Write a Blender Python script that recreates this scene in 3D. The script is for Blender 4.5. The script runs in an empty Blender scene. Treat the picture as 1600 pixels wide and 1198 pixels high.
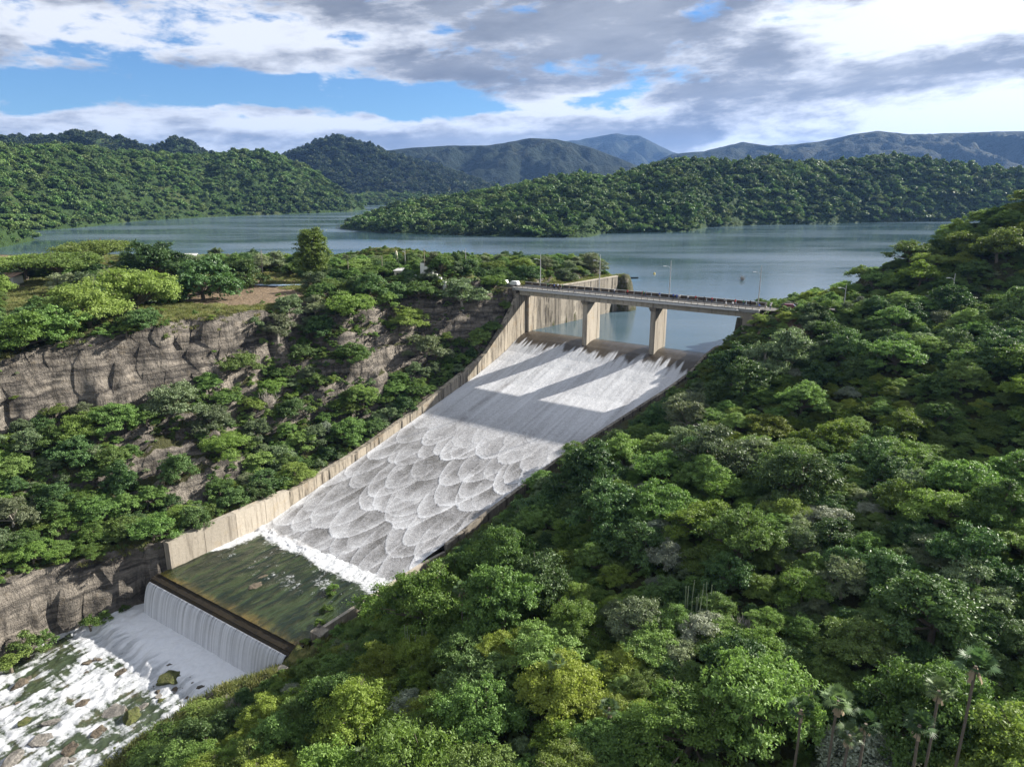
import bpy, math, random
import numpy as np
from mathutils import Vector

# ------------------------------------------------------------------ camera, sky, sun, exposure
SC = bpy.context.scene
COL = SC.collection
H_CAM = 50.0
PITCH = math.radians(15.5427)
cd = bpy.data.cameras.new('camera')
cd.lens = 25.0; cd.sensor_width = 36.0; cd.sensor_fit = 'HORIZONTAL'
cd.clip_start = 0.5; cd.clip_end = 60000
cam = bpy.data.objects.new('camera', cd); COL.objects.link(cam)
cam.location = (0, 0, H_CAM); cam.rotation_euler = (math.pi/2 - PITCH, 0, 0)
SC.camera = cam
SUN_AZ, SUN_EL = math.radians(67.0), math.radians(27.3)      # azimuth clockwise from +Y
sd = bpy.data.lights.new('sun', 'SUN'); sd.energy = 5.0; sd.angle = math.radians(0.53); sd.color = (1.0, 0.94, 0.85)
sun = bpy.data.objects.new('sun', sd); COL.objects.link(sun)
to_sun = Vector((math.sin(SUN_AZ)*math.cos(SUN_EL), math.cos(SUN_AZ)*math.cos(SUN_EL), math.sin(SUN_EL)))
sun.rotation_euler = to_sun.to_track_quat('Z', 'Y').to_euler()
sun.location = to_sun*300
SC.view_settings.view_transform = 'Standard'; SC.view_settings.look = 'None'
SC.view_settings.exposure = 1.42; SC.view_settings.gamma = 1.0
SC.cycles.max_bounces = 5; SC.cycles.diffuse_bounces = 2; SC.cycles.glossy_bounces = 2
SC.cycles.transmission_bounces = 3; SC.cycles.volume_bounces = 0; SC.cycles.transparent_max_bounces = 8
SC.cycles.caustics_reflective = False; SC.cycles.caustics_refractive = False

class NT:
    """small helper that writes node expressions"""
    def __init__(s, tree): s.t = tree; s.n = tree.nodes; s.l = tree.links
    def new(s, kind, **kw):
        nd = s.n.new(kind)
        for k, v in kw.items(): setattr(nd, k, v)
        return nd
    def put(s, sock, v):
        if v is None: return
        if isinstance(v, (int, float)):
            try: sock.default_value = v
            except TypeError: sock.default_value = (v, v, v)
        elif isinstance(v, (tuple, list)):
            sock.default_value = v if len(v) == len(sock.default_value) else tuple(v)+(1.0,)
        else: s.l.new(v, sock)
    def m(s, op, a, b=None, c=None, clamp=False):
        nd = s.new('ShaderNodeMath', operation=op, use_clamp=clamp)
        for i, v in enumerate((a, b, c)): s.put(nd.inputs[i], v)
        return nd.outputs[0]
    def add(s, *a):
        r = a[0]
        for v in a[1:]: r = s.m('ADD', r, v)
        return r
    def mul(s, *a):
        r = a[0]
        for v in a[1:]: r = s.m('MULTIPLY', r, v)
        return r
    def vec(s, x, y, z=0.0):
        nd = s.new('ShaderNodeCombineXYZ')
        for i, v in enumerate((x, y, z)): s.put(nd.inputs[i], v)
        return nd.outputs[0]
    def noise(s, v, scale=1.0, detail=4.0, rough=0.55, dist=0.0, col=False):
        nd = s.new('ShaderNodeTexNoise')
        s.put(nd.inputs['Vector'], v); s.put(nd.inputs['Scale'], scale); s.put(nd.inputs['Detail'], detail)
        s.put(nd.inputs['Roughness'], rough); s.put(nd.inputs['Distortion'], dist)
        return nd.outputs['Color' if col else 'Fac']
    def smooth(s, v, a, b, lo=0.0, hi=1.0):
        nd = s.new('ShaderNodeMapRange', interpolation_type='SMOOTHSTEP')
        for i, q in enumerate((v, a, b, lo, hi)): s.put(nd.inputs[i], q)
        return nd.outputs[0]
    def mix(s, f, a, b, mode='MIX'):
        nd = s.new('ShaderNodeMix', data_type='RGBA', blend_type=mode)
        s.put(nd.inputs[0], f); s.put(nd.inputs[6], a); s.put(nd.inputs[7], b)
        return nd.outputs[2]
    def gauss(s, x, x0, sx, y, y0, sy):
        a = s.m('POWER', s.m('ABSOLUTE', s.m('DIVIDE', s.m('SUBTRACT', x, x0), sx)), 2.0)
        b = s.m('POWER', s.m('ABSOLUTE', s.m('DIVIDE', s.m('SUBTRACT', y, y0), sy)), 2.0)
        return s.m('EXPONENT', s.m('MULTIPLY', s.m('ADD', a, b), -1.0))

def build_world():
    wd = bpy.data.worlds.new('World'); SC.world = wd; wd.use_nodes = True
    wd.cycles.sampling_method = 'MANUAL'; wd.cycles.sample_map_resolution = 512
    T = NT(wd.node_tree); T.n.clear()
    out = T.new('ShaderNodeOutputWorld')
    sky = T.new('ShaderNodeTexSky', sky_type='NISHITA')
    sky.sun_disc = False; sky.sun_elevation = SUN_EL; sky.sun_rotation = SUN_AZ
    sky.altitude = 300; sky.air_density = 1.0; sky.dust_density = 0.2; sky.ozone_density = 4.0
    skyc = T.mix(1.0, sky.outputs[0], (0.58, 0.80, 1.02), 'MULTIPLY')
    bg1 = T.new('ShaderNodeBackground'); T.put(bg1.inputs[0], skyc); bg1.inputs[1].default_value = 0.05
    tc = T.new('ShaderNodeTexCoord').outputs['Generated']
    sp = T.new('ShaderNodeSeparateXYZ'); T.l.new(tc, sp.inputs[0])
    X, Y, Z = sp.outputs
    az = T.mul(T.m('ARCTAN2', X, Y), 57.2958)
    el = T.mul(T.m('ARCSINE', Z), 57.2958)
    # cloud plane seen in perspective: far clouds flatten towards the horizon
    zz = T.m('ADD', T.m('MAXIMUM', Z, 0.0), 0.13)
    px, py = T.m('DIVIDE', X, zz), T.m('DIVIDE', Y, zz)
    p = T.vec(px, T.mul(py, 1.0), 0.0)
    big = T.noise(p, 0.55, 6.0, 0.55, 0.25)
    det = T.noise(p, 1.7, 8.0, 0.62, 0.5)
    billow = T.noise(T.vec(T.mul(az, 0.055), T.mul(el, 0.17), 3.1), 3.0, 8.0, 0.58, 0.15)
    puff = T.noise(T.vec(T.mul(az, 0.16), T.mul(el, 0.42), 1.3), 1.6, 7.0, 0.6, 0.3)
    # what lies in view: a lens of blue on the left, a bank of low cloud over the mountains
    gap = T.add(T.mul(T.gauss(az, -21.0, 13.0, el, 6.7, 1.30), 1.25), T.mul(T.gauss(az, -36.0, 9.0, el, 5.6, 1.0), 0.9),
                T.mul(T.gauss(az, -6.0, 7.0, el, 5.6, 0.9), 0.9), T.mul(T.gauss(az, 7.0, 3.5, el, 6.3, 0.8), 0.30), T.mul(T.gauss(az, -11.0, 3.0, el, 9.8, 0.7), 0.45))
    low = T.add(T.mul(T.gauss(az, -14.0, 40.0, el, 3.0, 1.35), 0.50), T.mul(T.gauss(az, 30.0, 9.0, el, 7.0, 4.0), 0.45))
    dens = T.add(T.mul(T.m('SUBTRACT', big, 0.5), 0.9), T.mul(T.m('SUBTRACT', det, 0.5), 0.5), T.mul(T.m('SUBTRACT', billow, 0.5), 1.5), 0.36, low, T.mul(gap, -0.72))
    cov = T.smooth(T.add(dens, T.mul(T.m('SUBTRACT', puff, 0.5), 1.15)), -0.08, 0.22)
    # thick parts are grey, thin edges and the side towards the sun are white
    streak = T.noise(T.vec(T.add(T.mul(az, 0.055), T.mul(el, -0.06)), T.mul(el, 0.19), 7.7), 1.8, 6.0, 0.6, 0.2)
    thick = T.add(T.mul(T.m('SUBTRACT', dens, 0.22), 0.95), T.mul(T.m('SUBTRACT', streak, 0.47), 3.0), T.mul(T.m('SUBTRACT', puff, 0.5), 1.7),
                  T.mul(T.gauss(az, 6.0, 15.0, el, 10.6, 3.4), 0.85), T.mul(T.gauss(az, 17.0, 10.0, el, 6.0, 1.6), 0.35), T.mul(T.gauss(az, 32.0, 6.0, el, 7.4, 1.3), 0.45),
                  T.mul(T.gauss(az, 30.0, 12.0, el, 4.2, 1.5), -1.7), T.mul(T.gauss(az, 29.0, 8.0, el, 10.6, 1.8), -1.5),
                  T.mul(T.gauss(az, -4.0, 14.0, el, 3.2, 0.8), 0.35), T.mul(T.gauss(az, -26.0, 20.0, el, 3.6, 1.3), -0.55), T.mul(T.gauss(az, -28.0, 18.0, el, 9.6, 1.1), -0.35), T.mul(T.gauss(az, 5.0, 6.0, el, 5.6, 1.0), -1.0), T.mul(T.gauss(az, -16.0, 14.0, el, 10.2, 1.0), -0.55), T.mul(T.gauss(az, -14.0, 5.0, el, 4.3, 0.5), -0.9))
    g = T.smooth(thick, -0.30, 0.72)
    sunny = T.mul(T.gauss(az, 67.0, 42.0, el, 20.0, 26.0), 0.55)
    white = T.mix(1.0, (0.86, 0.88, 0.92), T.vec(T.add(0.98, sunny), T.add(0.99, sunny), T.add(1.01, sunny)), 'MULTIPLY')
    shade = T.mix(T.smooth(streak, 0.3, 0.75), (0.38, 0.41, 0.47), (0.185, 0.205, 0.255))
    ccol = T.mix(g, white, shade)
    bg2 = T.new('ShaderNodeBackground'); T.put(bg2.inputs[0], ccol); bg2.inputs[1].default_value = 0.41
    mx = T.new('ShaderNodeMixShader'); T.put(mx.inputs[0], cov)
    T.l.new(bg1.outputs[0], mx.inputs[1]); T.l.new(bg2.outputs[0], mx.inputs[2]); T.l.new(mx.outputs[0], out.inputs[0])
build_world()

# ------------------------------------------------------------------ frames of reference
# (s, w): s metres downstream of the weir crest, w metres across from the left training wall
L0 = np.array([5.716, 249.737, 0.0]); BV = np.array([.82894, -.55933, 0.0]); DV = np.array([-.55933, -.82894, 0.0])
def P(s, w, z=0.0): return L0 + DV*s + BV*w + np.array([0, 0, z])
def SW(x, y):
    dx, dy = x-L0[0], y-L0[1]
    return dx*DV[0]+dy*DV[1], dx*BV[0]+dy*BV[1]
FPX = 1111.0
FW = np.array([0, math.cos(PITCH), -math.sin(PITCH)]); UP = np.array([0, math.sin(PITCH), math.cos(PITCH)])
def ray(px, py): return FW + np.array([1, 0, 0])*(px-800)/FPX + UP*(599-py)/FPX
def proj(x, y, z):
    d = y*FW[1]+(z-H_CAM)*FW[2]
    return 800+FPX*x/d, 599-FPX*(y*UP[1]+(z-H_CAM)*UP[2])/d, d

# ------------------------------------------------------------------ value noise in numpy
def _h(ix, iy, seed):
    n = (ix.astype(np.int64)*374761393 + iy.astype(np.int64)*668265263 + seed*1274126177) & 0x7fffffff
    n = ((n ^ (n >> 13))*1274126177) & 0x7fffffff
    n = ((n ^ (n >> 15))*2246822519) & 0x7fffffff
    return ((n ^ (n >> 16)) & 0xffff)/65535.0
def vn(x, y, seed=0):
    x = np.asarray(x, float); y = np.asarray(y, float)
    ix, iy = np.floor(x), np.floor(y); fx, fy = x-ix, y-iy
    fx = fx*fx*(3-2*fx); fy = fy*fy*(3-2*fy)
    a, b = _h(ix, iy, seed), _h(ix+1, iy, seed); c, d = _h(ix, iy+1, seed), _h(ix+1, iy+1, seed)
    return (a+(b-a)*fx)*(1-fy)+(c+(d-c)*fx)*fy
def fbm(x, y, seed=0, oct=4, gain=0.5):
    r, a, t = 0.0, 1.0, 0.0
    for k in range(oct):
        r = r + a*vn(x, y, seed+k*17); t += a; a *= gain; x = x*2.03+11.3; y = y*2.03+5.7
    return r/t
def sst(x, a, b):
    t = np.clip((x-a)/(b-a), 0, 1); return t*t*(3-2*t)
def lerp(a, b, t): return a+(b-a)*t

# ------------------------------------------------------------------ mesh helpers
def mesh_np(name, V, F, attrs=None, smooth=False, uv=None):
    """V (n,3), F (m,k) quads or triangles"""
    V = np.asarray(V, np.float32); F = np.asarray(F, np.int32)
    me = bpy.data.meshes.new(name)
    me.vertices.add(len(V)); me.vertices.foreach_set('co', V.ravel())
    k = F.shape[1]
    me.loops.add(F.size); me.loops.foreach_set('vertex_index', F.ravel())
    me.polygons.add(len(F)); me.polygons.foreach_set('loop_start', np.arange(0, F.size, k, dtype=np.int32))
    if smooth: me.polygons.foreach_set('use_smooth', np.ones(len(F), bool))
    for an, (dom, dat) in (attrs or {}).items():
        a = me.attributes.new(an, 'FLOAT', dom); a.data.foreach_set('value', np.asarray(dat, np.float32).ravel())
    me.update(calc_edges=True); me.validate()
    return me
def grid_faces(nu, nv):
    i = np.arange(nu*nv).reshape(nu, nv)
    return np.stack([i[:-1, :-1], i[1:, :-1], i[1:, 1:], i[:-1, 1:]], -1).reshape(-1, 4)
def link(name, me, mat=None, parent=None, loc=None):
    o = bpy.data.objects.new(name, me); COL.objects.link(o)
    if mat is not None and me is not None and len(me.materials) == 0: me.materials.append(mat)
    if parent is not None: o.parent = parent
    if loc is not None: o.location = loc
    return o
def tag(o, label=None, cat=None, group=None, kind=None):
    if label: o['label'] = label
    if cat: o['category'] = cat
    if group: o['group'] = group
    if kind: o['kind'] = kind
    return o
def empty(name, loc, rz=0.0, label=None, cat=None, group=None):
    o = bpy.data.objects.new(name, None); COL.objects.link(o); o.location = loc; o.rotation_euler = (0, 0, rz)
    o.empty_display_size = 0.5
    return tag(o, label, cat, group)

class MB:
    """collects shapes, builds one mesh object"""
    def __init__(s): s.v = []; s.f = []
    def poly(s, vs, fs):
        b = len(s.v); s.v += [tuple(map(float, q)) for q in vs]; s.f += [tuple(b+i for i in f) for f in fs]
    def box(s, x0, x1, y0, y1, z0, z1):
        s.poly([(x0,y0,z0),(x1,y0,z0),(x1,y1,z0),(x0,y1,z0),(x0,y0,z1),(x1,y0,z1),(x1,y1,z1),(x0,y1,z1)],
               [(0,3,2,1),(4,5,6,7),(0,1,5,4),(1,2,6,5),(2,3,7,6),(3,0,4,7)])
    def hexa(s, pts):   # 4 bottom, 4 top
        s.poly(pts, [(0,3,2,1),(4,5,6,7),(0,1,5,4),(1,2,6,5),(2,3,7,6),(3,0,4,7)])
    def tube(s, pts, rs, n=6, cap=True):
        pts = [Vector(p) for p in pts]; b = len(s.v)
        for i, p in enumerate(pts):
            d = (pts[min(i+1, len(pts)-1)]-pts[max(i-1, 0)])
            if d.length < 1e-6: d = Vector((0, 0, 1))
            d.normalize(); a = d.orthogonal().normalized() if abs(d.z) > .9 else d.cross(Vector((0, 0, 1))).normalized()
            c = d.cross(a); r = rs[i] if isinstance(rs, (list, tuple)) else rs
            for k in range(n):
                t = 2*math.pi*k/n; s.v.append(tuple(p+a*(r*math.cos(t))+c*(r*math.sin(t))))
        for i in range(len(pts)-1):
            for k in range(n):
                s.f.append((b+i*n+k, b+i*n+(k+1) % n, b+(i+1)*n+(k+1) % n, b+(i+1)*n+k))
        if cap:
            s.f.append(tuple(b+k for k in reversed(range(n)))); e = b+(len(pts)-1)*n; s.f.append(tuple(e+k for k in range(n)))
    def prism(s, prof, y0, y1):   # closed profile in x,z extruded along y
        n = len(prof)
        s.poly([(x, y0, z) for x, z in prof]+[(x, y1, z) for x, z in prof],
               [tuple(range(n)), tuple(reversed(range(n, 2*n)))]+[(i, n+i, n+(i+1) % n, (i+1) % n) for i in range(n)])
    def mesh(s, name):
        me = bpy.data.meshes.new(name); me.from_pydata(s.v, [], s.f); me.update(); return me
    def build(s, name, mat, parent=None, off=None, smooth=False, bevel=0.0):
        if off is not None: s.v = [(x-off[0], y-off[1], z-off[2]) for x, y, z in s.v]
        me = s.mesh(name)
        import bmesh
        bm = bmesh.new(); bm.from_mesh(me); bmesh.ops.recalc_face_normals(bm, faces=bm.faces)
        if bevel: bmesh.ops.bevel(bm, geom=bm.edges[:], offset=bevel, segments=1, affect='EDGES')
        bm.to_mesh(me); bm.free()
        if smooth: me.polygons.foreach_set('use_smooth', [True]*len(me.polygons))
        return link(name, me, mat, parent)

# ------------------------------------------------------------------ materials
MATS = {}
def newmat(name):
    m = bpy.data.materials.new(name); m.use_nodes = True; T = NT(m.node_tree); T.n.clear()
    T.out = T.new('ShaderNodeOutputMaterial'); MATS[name] = m; return m, T
def pbsdf(T, col, rough=0.7, spec=0.3, metal=0.0, normal=None):
    b = T.new('ShaderNodeBsdfPrincipled'); T.put(b.inputs['Base Color'], col); T.put(b.inputs['Roughness'], rough)
    T.put(b.inputs['Specular IOR Level'], spec); T.put(b.inputs['Metallic'], metal)
    if normal is not None: T.l.new(normal, b.inputs['Normal'])
    return b
def bump(T, h, strength=0.5, dist=0.1):
    b = T.new('ShaderNodeBump'); T.put(b.inputs['Height'], h); b.inputs['Strength'].default_value = strength; b.inputs['Distance'].default_value = dist
    return b.outputs[0]
def pos(T): return T.new('ShaderNodeNewGeometry').outputs['Position']
def attr(T, n): return T.new('ShaderNodeAttribute', attribute_name=n).outputs['Fac']
def simple(name, col, rough=0.6, spec=0.3, metal=0.0, var=0.25, scale=1.5):
    m, T = newmat(name)
    n = T.noise(pos(T), scale, 5.0, 0.6)
    c = T.mix(n, tuple(x*(1-var) for x in col), tuple(min(x*(1+var), 1) for x in col))
    b = pbsdf(T, c, rough, spec, metal); T.l.new(b.outputs[0], T.out.inputs[0]); return m

def foliage(name, dark, light, warm, trans=0.3, rough=0.55, spec=0.25, patch=False):
    """leaf colour: varies per leaf, per clump (tint) and per plant (object random)"""
    m, T = newmat(name)
    oi = T.new('ShaderNodeObjectInfo').outputs['Random']
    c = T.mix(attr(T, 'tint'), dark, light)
    c = T.mix(T.smooth(oi, 0.25, 1.0, 0.0, 0.75), c, T.mix(0.8, c, warm))
    hs = T.new('ShaderNodeHueSaturation'); T.put(hs.inputs['Color'], c)
    T.put(hs.inputs['Value'], T.smooth(T.m('FRACT', T.mul(oi, 7.31)), 0.0, 1.0, 0.72, 1.28))
    c = hs.outputs[0]
    if patch:      # stands of different trees on the hillsides
        pn = T.noise(pos(T), 0.011, 5, 0.6); c = T.mix(T.smooth(pn, 0.40, 0.62), T.mix(0.45, c, (0.022, 0.050, 0.018)), c); c = T.mix(T.smooth(T.noise(pos(T), 0.02, 4, 0.6), 0.56, 0.70), c, T.mix(0.5, c, (0.16, 0.19, 0.06)))
    b = pbsdf(T, c, rough, spec)
    tr = T.new('ShaderNodeBsdfTranslucent'); T.put(tr.inputs[0], T.mix(0.5, c, T.mix(1.0, c, (1.25, 1.35, 0.5), 'MULTIPLY')))
    mx = T.new('ShaderNodeMixShader'); mx.inputs[0].default_value = trans
    T.l.new(b.outputs[0], mx.inputs[1]); T.l.new(tr.outputs[0], mx.inputs[2]); T.l.new(mx.outputs[0], T.out.inputs[0]); return m
foliage('leaf_mid', (0.055, 0.110, 0.031), (0.205, 0.339, 0.091), (0.227, 0.301, 0.091))
foliage('leaf_dark', (0.034, 0.079, 0.029), (0.126, 0.221, 0.072), (0.142, 0.209, 0.068), 0.24, 0.5, 0.25)
foliage('leaf_light', (0.065, 0.126, 0.028), (0.217, 0.330, 0.078), (0.227, 0.277, 0.076), 0.38)
foliage('leaf_yellow', (0.083, 0.138, 0.025), (0.239, 0.334, 0.063), (0.264, 0.290, 0.063), 0.38)
foliage('leaf_grey', (0.082, 0.125, 0.061), (0.228, 0.304, 0.154), (0.253, 0.269, 0.168), 0.25, 0.5, 0.25)
foliage('leaf_silver', (0.102, 0.134, 0.091), (0.300, 0.344, 0.264), (0.293, 0.307, 0.234), 0.2, 0.5, 0.25)
foliage('leaf_palm', (0.040, 0.085, 0.036), (0.110, 0.185, 0.075), (0.14, 0.18, 0.08), 0.25, 0.5, 0.2)
foliage('leaf_far_dark', (0.016, 0.036, 0.014), (0.050, 0.082, 0.030), (0.05, 0.07, 0.03), 0.15, patch=True)  # darker copy of leaf_far: cloud shadow put into the leaf colour
foliage('leaf_far', (0.049, 0.112, 0.029), (0.173, 0.293, 0.073), (0.175, 0.220, 0.073), 0.2, patch=True)
foliage('leaf_grass', (0.085, 0.115, 0.032), (0.20, 0.215, 0.085), (0.26, 0.24, 0.11), 0.35)
simple('bark', (0.14, 0.12, 0.095), 0.9, 0.1, var=0.4, scale=3.0)
simple('bark_pale', (0.34, 0.31, 0.27), 0.9, 0.1, var=0.35, scale=3.0)
simple('twig_grey', (0.34, 0.31, 0.28), 0.9, 0.1)
simple('cactus_skin', (0.22, 0.26, 0.17), 0.7, 0.2)
simple('dead_frond', (0.30, 0.24, 0.16), 0.9, 0.1)

def mat_terrain():
    m, T = newmat('terrain')
    p = pos(T); sp = T.new('ShaderNodeSeparateXYZ'); T.l.new(p, sp.inputs[0]); x, y, z = sp.outputs
    nrm = T.new('ShaderNodeNewGeometry').outputs['Normal']; ns = T.new('ShaderNodeSeparateXYZ'); T.l.new(nrm, ns.inputs[0])
    n1 = T.noise(p, 0.07, 6, 0.6); n2 = T.noise(p, 0.5, 6, 0.65); n3 = T.noise(p, 2.6, 5, 0.7)
    strat = T.noise(T.vec(T.mul(x, 0.07), T.mul(y, 0.07), T.add(T.mul(z, 0.60), T.mul(n1, 2.0))), 1.0, 7, 0.74, 0.2)
    vo = T.new('ShaderNodeTexVoronoi', feature='DISTANCE_TO_EDGE'); T.put(vo.inputs['Vector'], T.vec(T.add(T.mul(x, .5), T.mul(n2, 1.2)), T.mul(y, .5), T.mul(z, .8))); vo.inputs['Scale'].default_value = 0.7
    crack = T.smooth(vo.outputs['Distance'], 0.0, 0.10)
    drip = T.noise(T.vec(T.mul(x, 0.55), T.mul(y, 0.55), T.mul(z, 0.10)), 1.0, 7, 0.74, 0.3)
    rock = T.mix(T.smooth(strat, 0.36, 0.64), (0.050, 0.046, 0.042), (0.270, 0.240, 0.203))
    rock = T.mix(T.smooth(drip, 0.47, 0.66, 0, 0.75), rock, (0.024, 0.022, 0.020))
    rock = T.mix(T.smooth(n2, 0.55, 0.75, 0, 0.55), rock, (0.20, 0.165, 0.12))
    rock = T.mix(T.smooth(n3, 0.60, 0.75, 0, 0.7), rock, (0.30, 0.275, 0.245))
    rock = T.mix(T.mul(T.m('SUBTRACT', 1.0, crack), T.smooth(n1, 0.45, 0.65, 0.0, 0.35)), rock, (0.03, 0.028, 0.025))
    soil = T.mix(n2, (0.12, 0.085, 0.055), (0.25, 0.185, 0.12))
    soil = T.mix(T.smooth(n3, 0.5, 0.7), soil, (0.30, 0.25, 0.19))
    grass = T.mix(n3, (0.060, 0.078, 0.024), (0.145, 0.160, 0.055))
    grass = T.mix(T.smooth(n2, 0.45, 0.7), grass, (0.26, 0.24, 0.085))
    litter = T.mix(n3, (0.030, 0.036, 0.014), (0.085, 0.085, 0.036))
    c = T.mix(T.smooth(T.add(attr(T, 'rock'), T.mul(T.m('SUBTRACT', n2, 0.5), 0.7)), 0.4, 0.6), litter, rock)
    c = T.mix(T.smooth(T.add(attr(T, 'dirt'), T.mul(T.m('SUBTRACT', n2, 0.5), 0.8)), 0.4, 0.6), c, soil)
    c = T.mix(T.smooth(T.add(attr(T, 'grass'), T.mul(T.m('SUBTRACT', n2, 0.5), 0.9)), 0.4, 0.6), c, grass)
    h = T.add(T.mul(n2, 0.8), T.mul(n3, 0.35), T.mul(drip, 1.1), T.mul(strat, 0.8), T.mul(crack, 0.06))
    b = pbsdf(T, c, 0.9, 0.15, normal=bump(T, h, 1.0, 0.9)); T.l.new(b.outputs[0], T.out.inputs[0]); return m
mat_terrain()

def mat_concrete(name, base, dark, stain, streak=1.0):
    m, T = newmat(name)
    p = pos(T); sp = T.new('ShaderNodeSeparateXYZ'); T.l.new(p, sp.inputs[0]); x, y, z = sp.outputs
    n1 = T.noise(p, 0.25, 6, 0.65); n2 = T.noise(p, 1.6, 6, 0.7)
    drip = T.noise(T.vec(T.mul(x, 0.95), T.mul(y, 0.95), T.mul(z, 0.07)), 1.0, 7, 0.75)
    c = T.mix(T.smooth(n2, 0.3, 0.7), tuple(q*0.86 for q in base), base)
    c = T.mix(T.smooth(drip, 0.46, 0.66, 0, 0.85*streak), c, dark)
    c = T.mix(T.smooth(n1, 0.52, 0.72, 0, 0.75), c, stain)
    c = T.mix(T.smooth(T.noise(p, 0.9, 5, 0.7), 0.60, 0.72, 0, 0.6*streak), c, dark)
    oi = T.new('ShaderNodeObjectInfo').outputs['Random']
    c = T.mix(1.0, c, T.vec(*[T.smooth(oi, 0, 1, 0.80, 1.10)]*3), 'MULTIPLY')
    b = pbsdf(T, c, 0.85, 0.2, normal=bump(T, T.add(n2, T.mul(drip, 0.5)), 0.5, 0.12)); T.l.new(b.outputs[0], T.out.inputs[0]); return m
mat_concrete('concrete_wall', (0.335, 0.295, 0.235), (0.070, 0.060, 0.047), (0.23, 0.17, 0.105), 1.3)
mat_concrete('concrete_dark', (0.27, 0.24, 0.195), (0.035, 0.03, 0.024), (0.40, 0.36, 0.29), 1.35)
mat_concrete('concrete_bridge', (0.33, 0.335, 0.325), (0.16, 0.155, 0.14), (0.40, 0.38, 0.33), 0.7)
mat_concrete('concrete_pale', (0.39, 0.35, 0.29), (0.15, 0.13, 0.103), (0.33, 0.27, 0.185), 0.85)
mat_concrete('concrete_wet', (0.040, 0.032, 0.021), (0.014, 0.012, 0.009), (0.060, 0.045, 0.022))
mat_concrete('parapet_dark', (0.105, 0.085, 0.065), (0.03, 0.026, 0.022), (0.16, 0.12, 0.09))
simple('asphalt', (0.13, 0.125, 0.12), 0.9, 0.2)
simple('paint_white', (0.78, 0.79, 0.80), 0.25, 0.5, var=0.03)
simple('paint_silver', (0.50, 0.51, 0.52), 0.25, 0.5, metal=0.3, var=0.03)
simple('paint_maroon', (0.14, 0.035, 0.045), 0.3, 0.5, var=0.1)
simple('paint_dark', (0.03, 0.03, 0.035), 0.3, 0.5, var=0.1)
simple('glass_dark', (0.02, 0.024, 0.03), 0.08, 0.6, var=0.05)
simple('rubber', (0.02, 0.02, 0.02), 0.8, 0.2)
simple('steel_grey', (0.45, 0.45, 0.44), 0.5, 0.4, metal=0.2)
simple('wood_pole', (0.30, 0.26, 0.21), 0.9, 0.1)
simple('lamp_white', (0.75, 0.75, 0.72), 0.4, 0.4, var=0.05)
simple('wall_cream', (0.62, 0.58, 0.45), 0.9, 0.1)
simple('wall_yellow', (0.62, 0.50, 0.18), 0.9, 0.1)
simple('wall_white', (0.72, 0.72, 0.68), 0.9, 0.1)
simple('roof_grey', (0.42, 0.42, 0.41), 0.8, 0.2)
simple('roof_rust', (0.28, 0.19, 0.14), 0.8, 0.2)
simple('tarp_blue', (0.33, 0.45, 0.58), 0.4, 0.4)
simple('red_paint', (0.45, 0.06, 0.05), 0.5, 0.3)
def mat_boulder(name, a, b, c):
    m, T = newmat(name); p = pos(T)
    n = T.noise(p, 0.9, 7, 0.7, 0.5); n2 = T.noise(p, 4.0, 5, 0.7)
    col = T.mix(T.smooth(n, 0.35, 0.65), a, b); col = T.mix(T.smooth(n2, 0.5, 0.7, 0, .8), col, c)
    bs = pbsdf(T, col, 0.8, 0.25, normal=bump(T, T.add(n, T.mul(n2, .5)), 1.0, 0.5)); T.l.new(bs.outputs[0], T.out.inputs[0])
mat_boulder('boulder', (0.05, 0.042, 0.032), (0.15, 0.12, 0.085), (0.22, 0.19, 0.15))
mat_boulder('boulder_pale', (0.10, 0.095, 0.085), (0.22, 0.205, 0.185), (0.32, 0.30, 0.275))
mat_boulder('boulder_moss', (0.045, 0.055, 0.016), (0.10, 0.115, 0.032), (0.15, 0.125, 0.07))
simple('skin', (0.30, 0.18, 0.12), 0.6, 0.3)
for nm, c in dict(shirt_white=(0.75, 0.75, 0.74), shirt_red=(0.48, 0.05, 0.05), shirt_blue=(0.06, 0.12, 0.42), shirt_black=(0.03, 0.03, 0.03), shirt_pink=(0.55, 0.22, 0.26),
                  shirt_grey=(0.25, 0.25, 0.26), shirt_yellow=(0.6, 0.45, 0.08), shirt_green=(0.08, 0.22, 0.12), trousers_blue=(0.05, 0.08, 0.16), trousers_dark=(0.03, 0.03, 0.03), trousers_tan=(0.32, 0.25, 0.16), hair=(0.015, 0.012, 0.01)).items():
    simple(nm, c, 0.85, 0.1, var=0.1)

# ------------------------------------------------------------------ water materials
def mat_lake():
    m, T = newmat('lake_water')
    p = pos(T); sp = T.new('ShaderNodeSeparateXYZ'); T.l.new(p, sp.inputs[0]); x, y, z = sp.outputs
    wind = T.noise(T.vec(T.mul(x, 0.0035), T.mul(y, 0.011), 0), 1.0, 4, 0.55)
    rip = T.noise(T.vec(T.mul(x, 0.35), T.mul(y, 0.8), 0), 1.0, 4, 0.6)
    rip2 = T.noise(T.vec(T.mul(x, 0.05), T.mul(y, 0.12), 0), 1.0, 3, 0.6)
    h = T.add(T.mul(rip, 0.55), T.mul(rip2, 1.2))
    bn = T.new('ShaderNodeBump'); T.put(bn.inputs['Height'], h); T.put(bn.inputs['Strength'], T.smooth(wind, 0.35, 0.65, 0.05, 0.20)); bn.inputs['Distance'].default_value = 0.5
    c = T.mix(T.smooth(wind, 0.3, 0.7), (0.034, 0.070, 0.082), (0.085, 0.125, 0.160))
    b = pbsdf(T, c, T.smooth(wind, 0.35, 0.65, 0.08, 0.22), 0.5, normal=bn.outputs[0]); b.inputs['IOR'].default_value = 1.33
    T.l.new(b.outputs[0], T.out.inputs[0]); return m
mat_lake()
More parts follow.
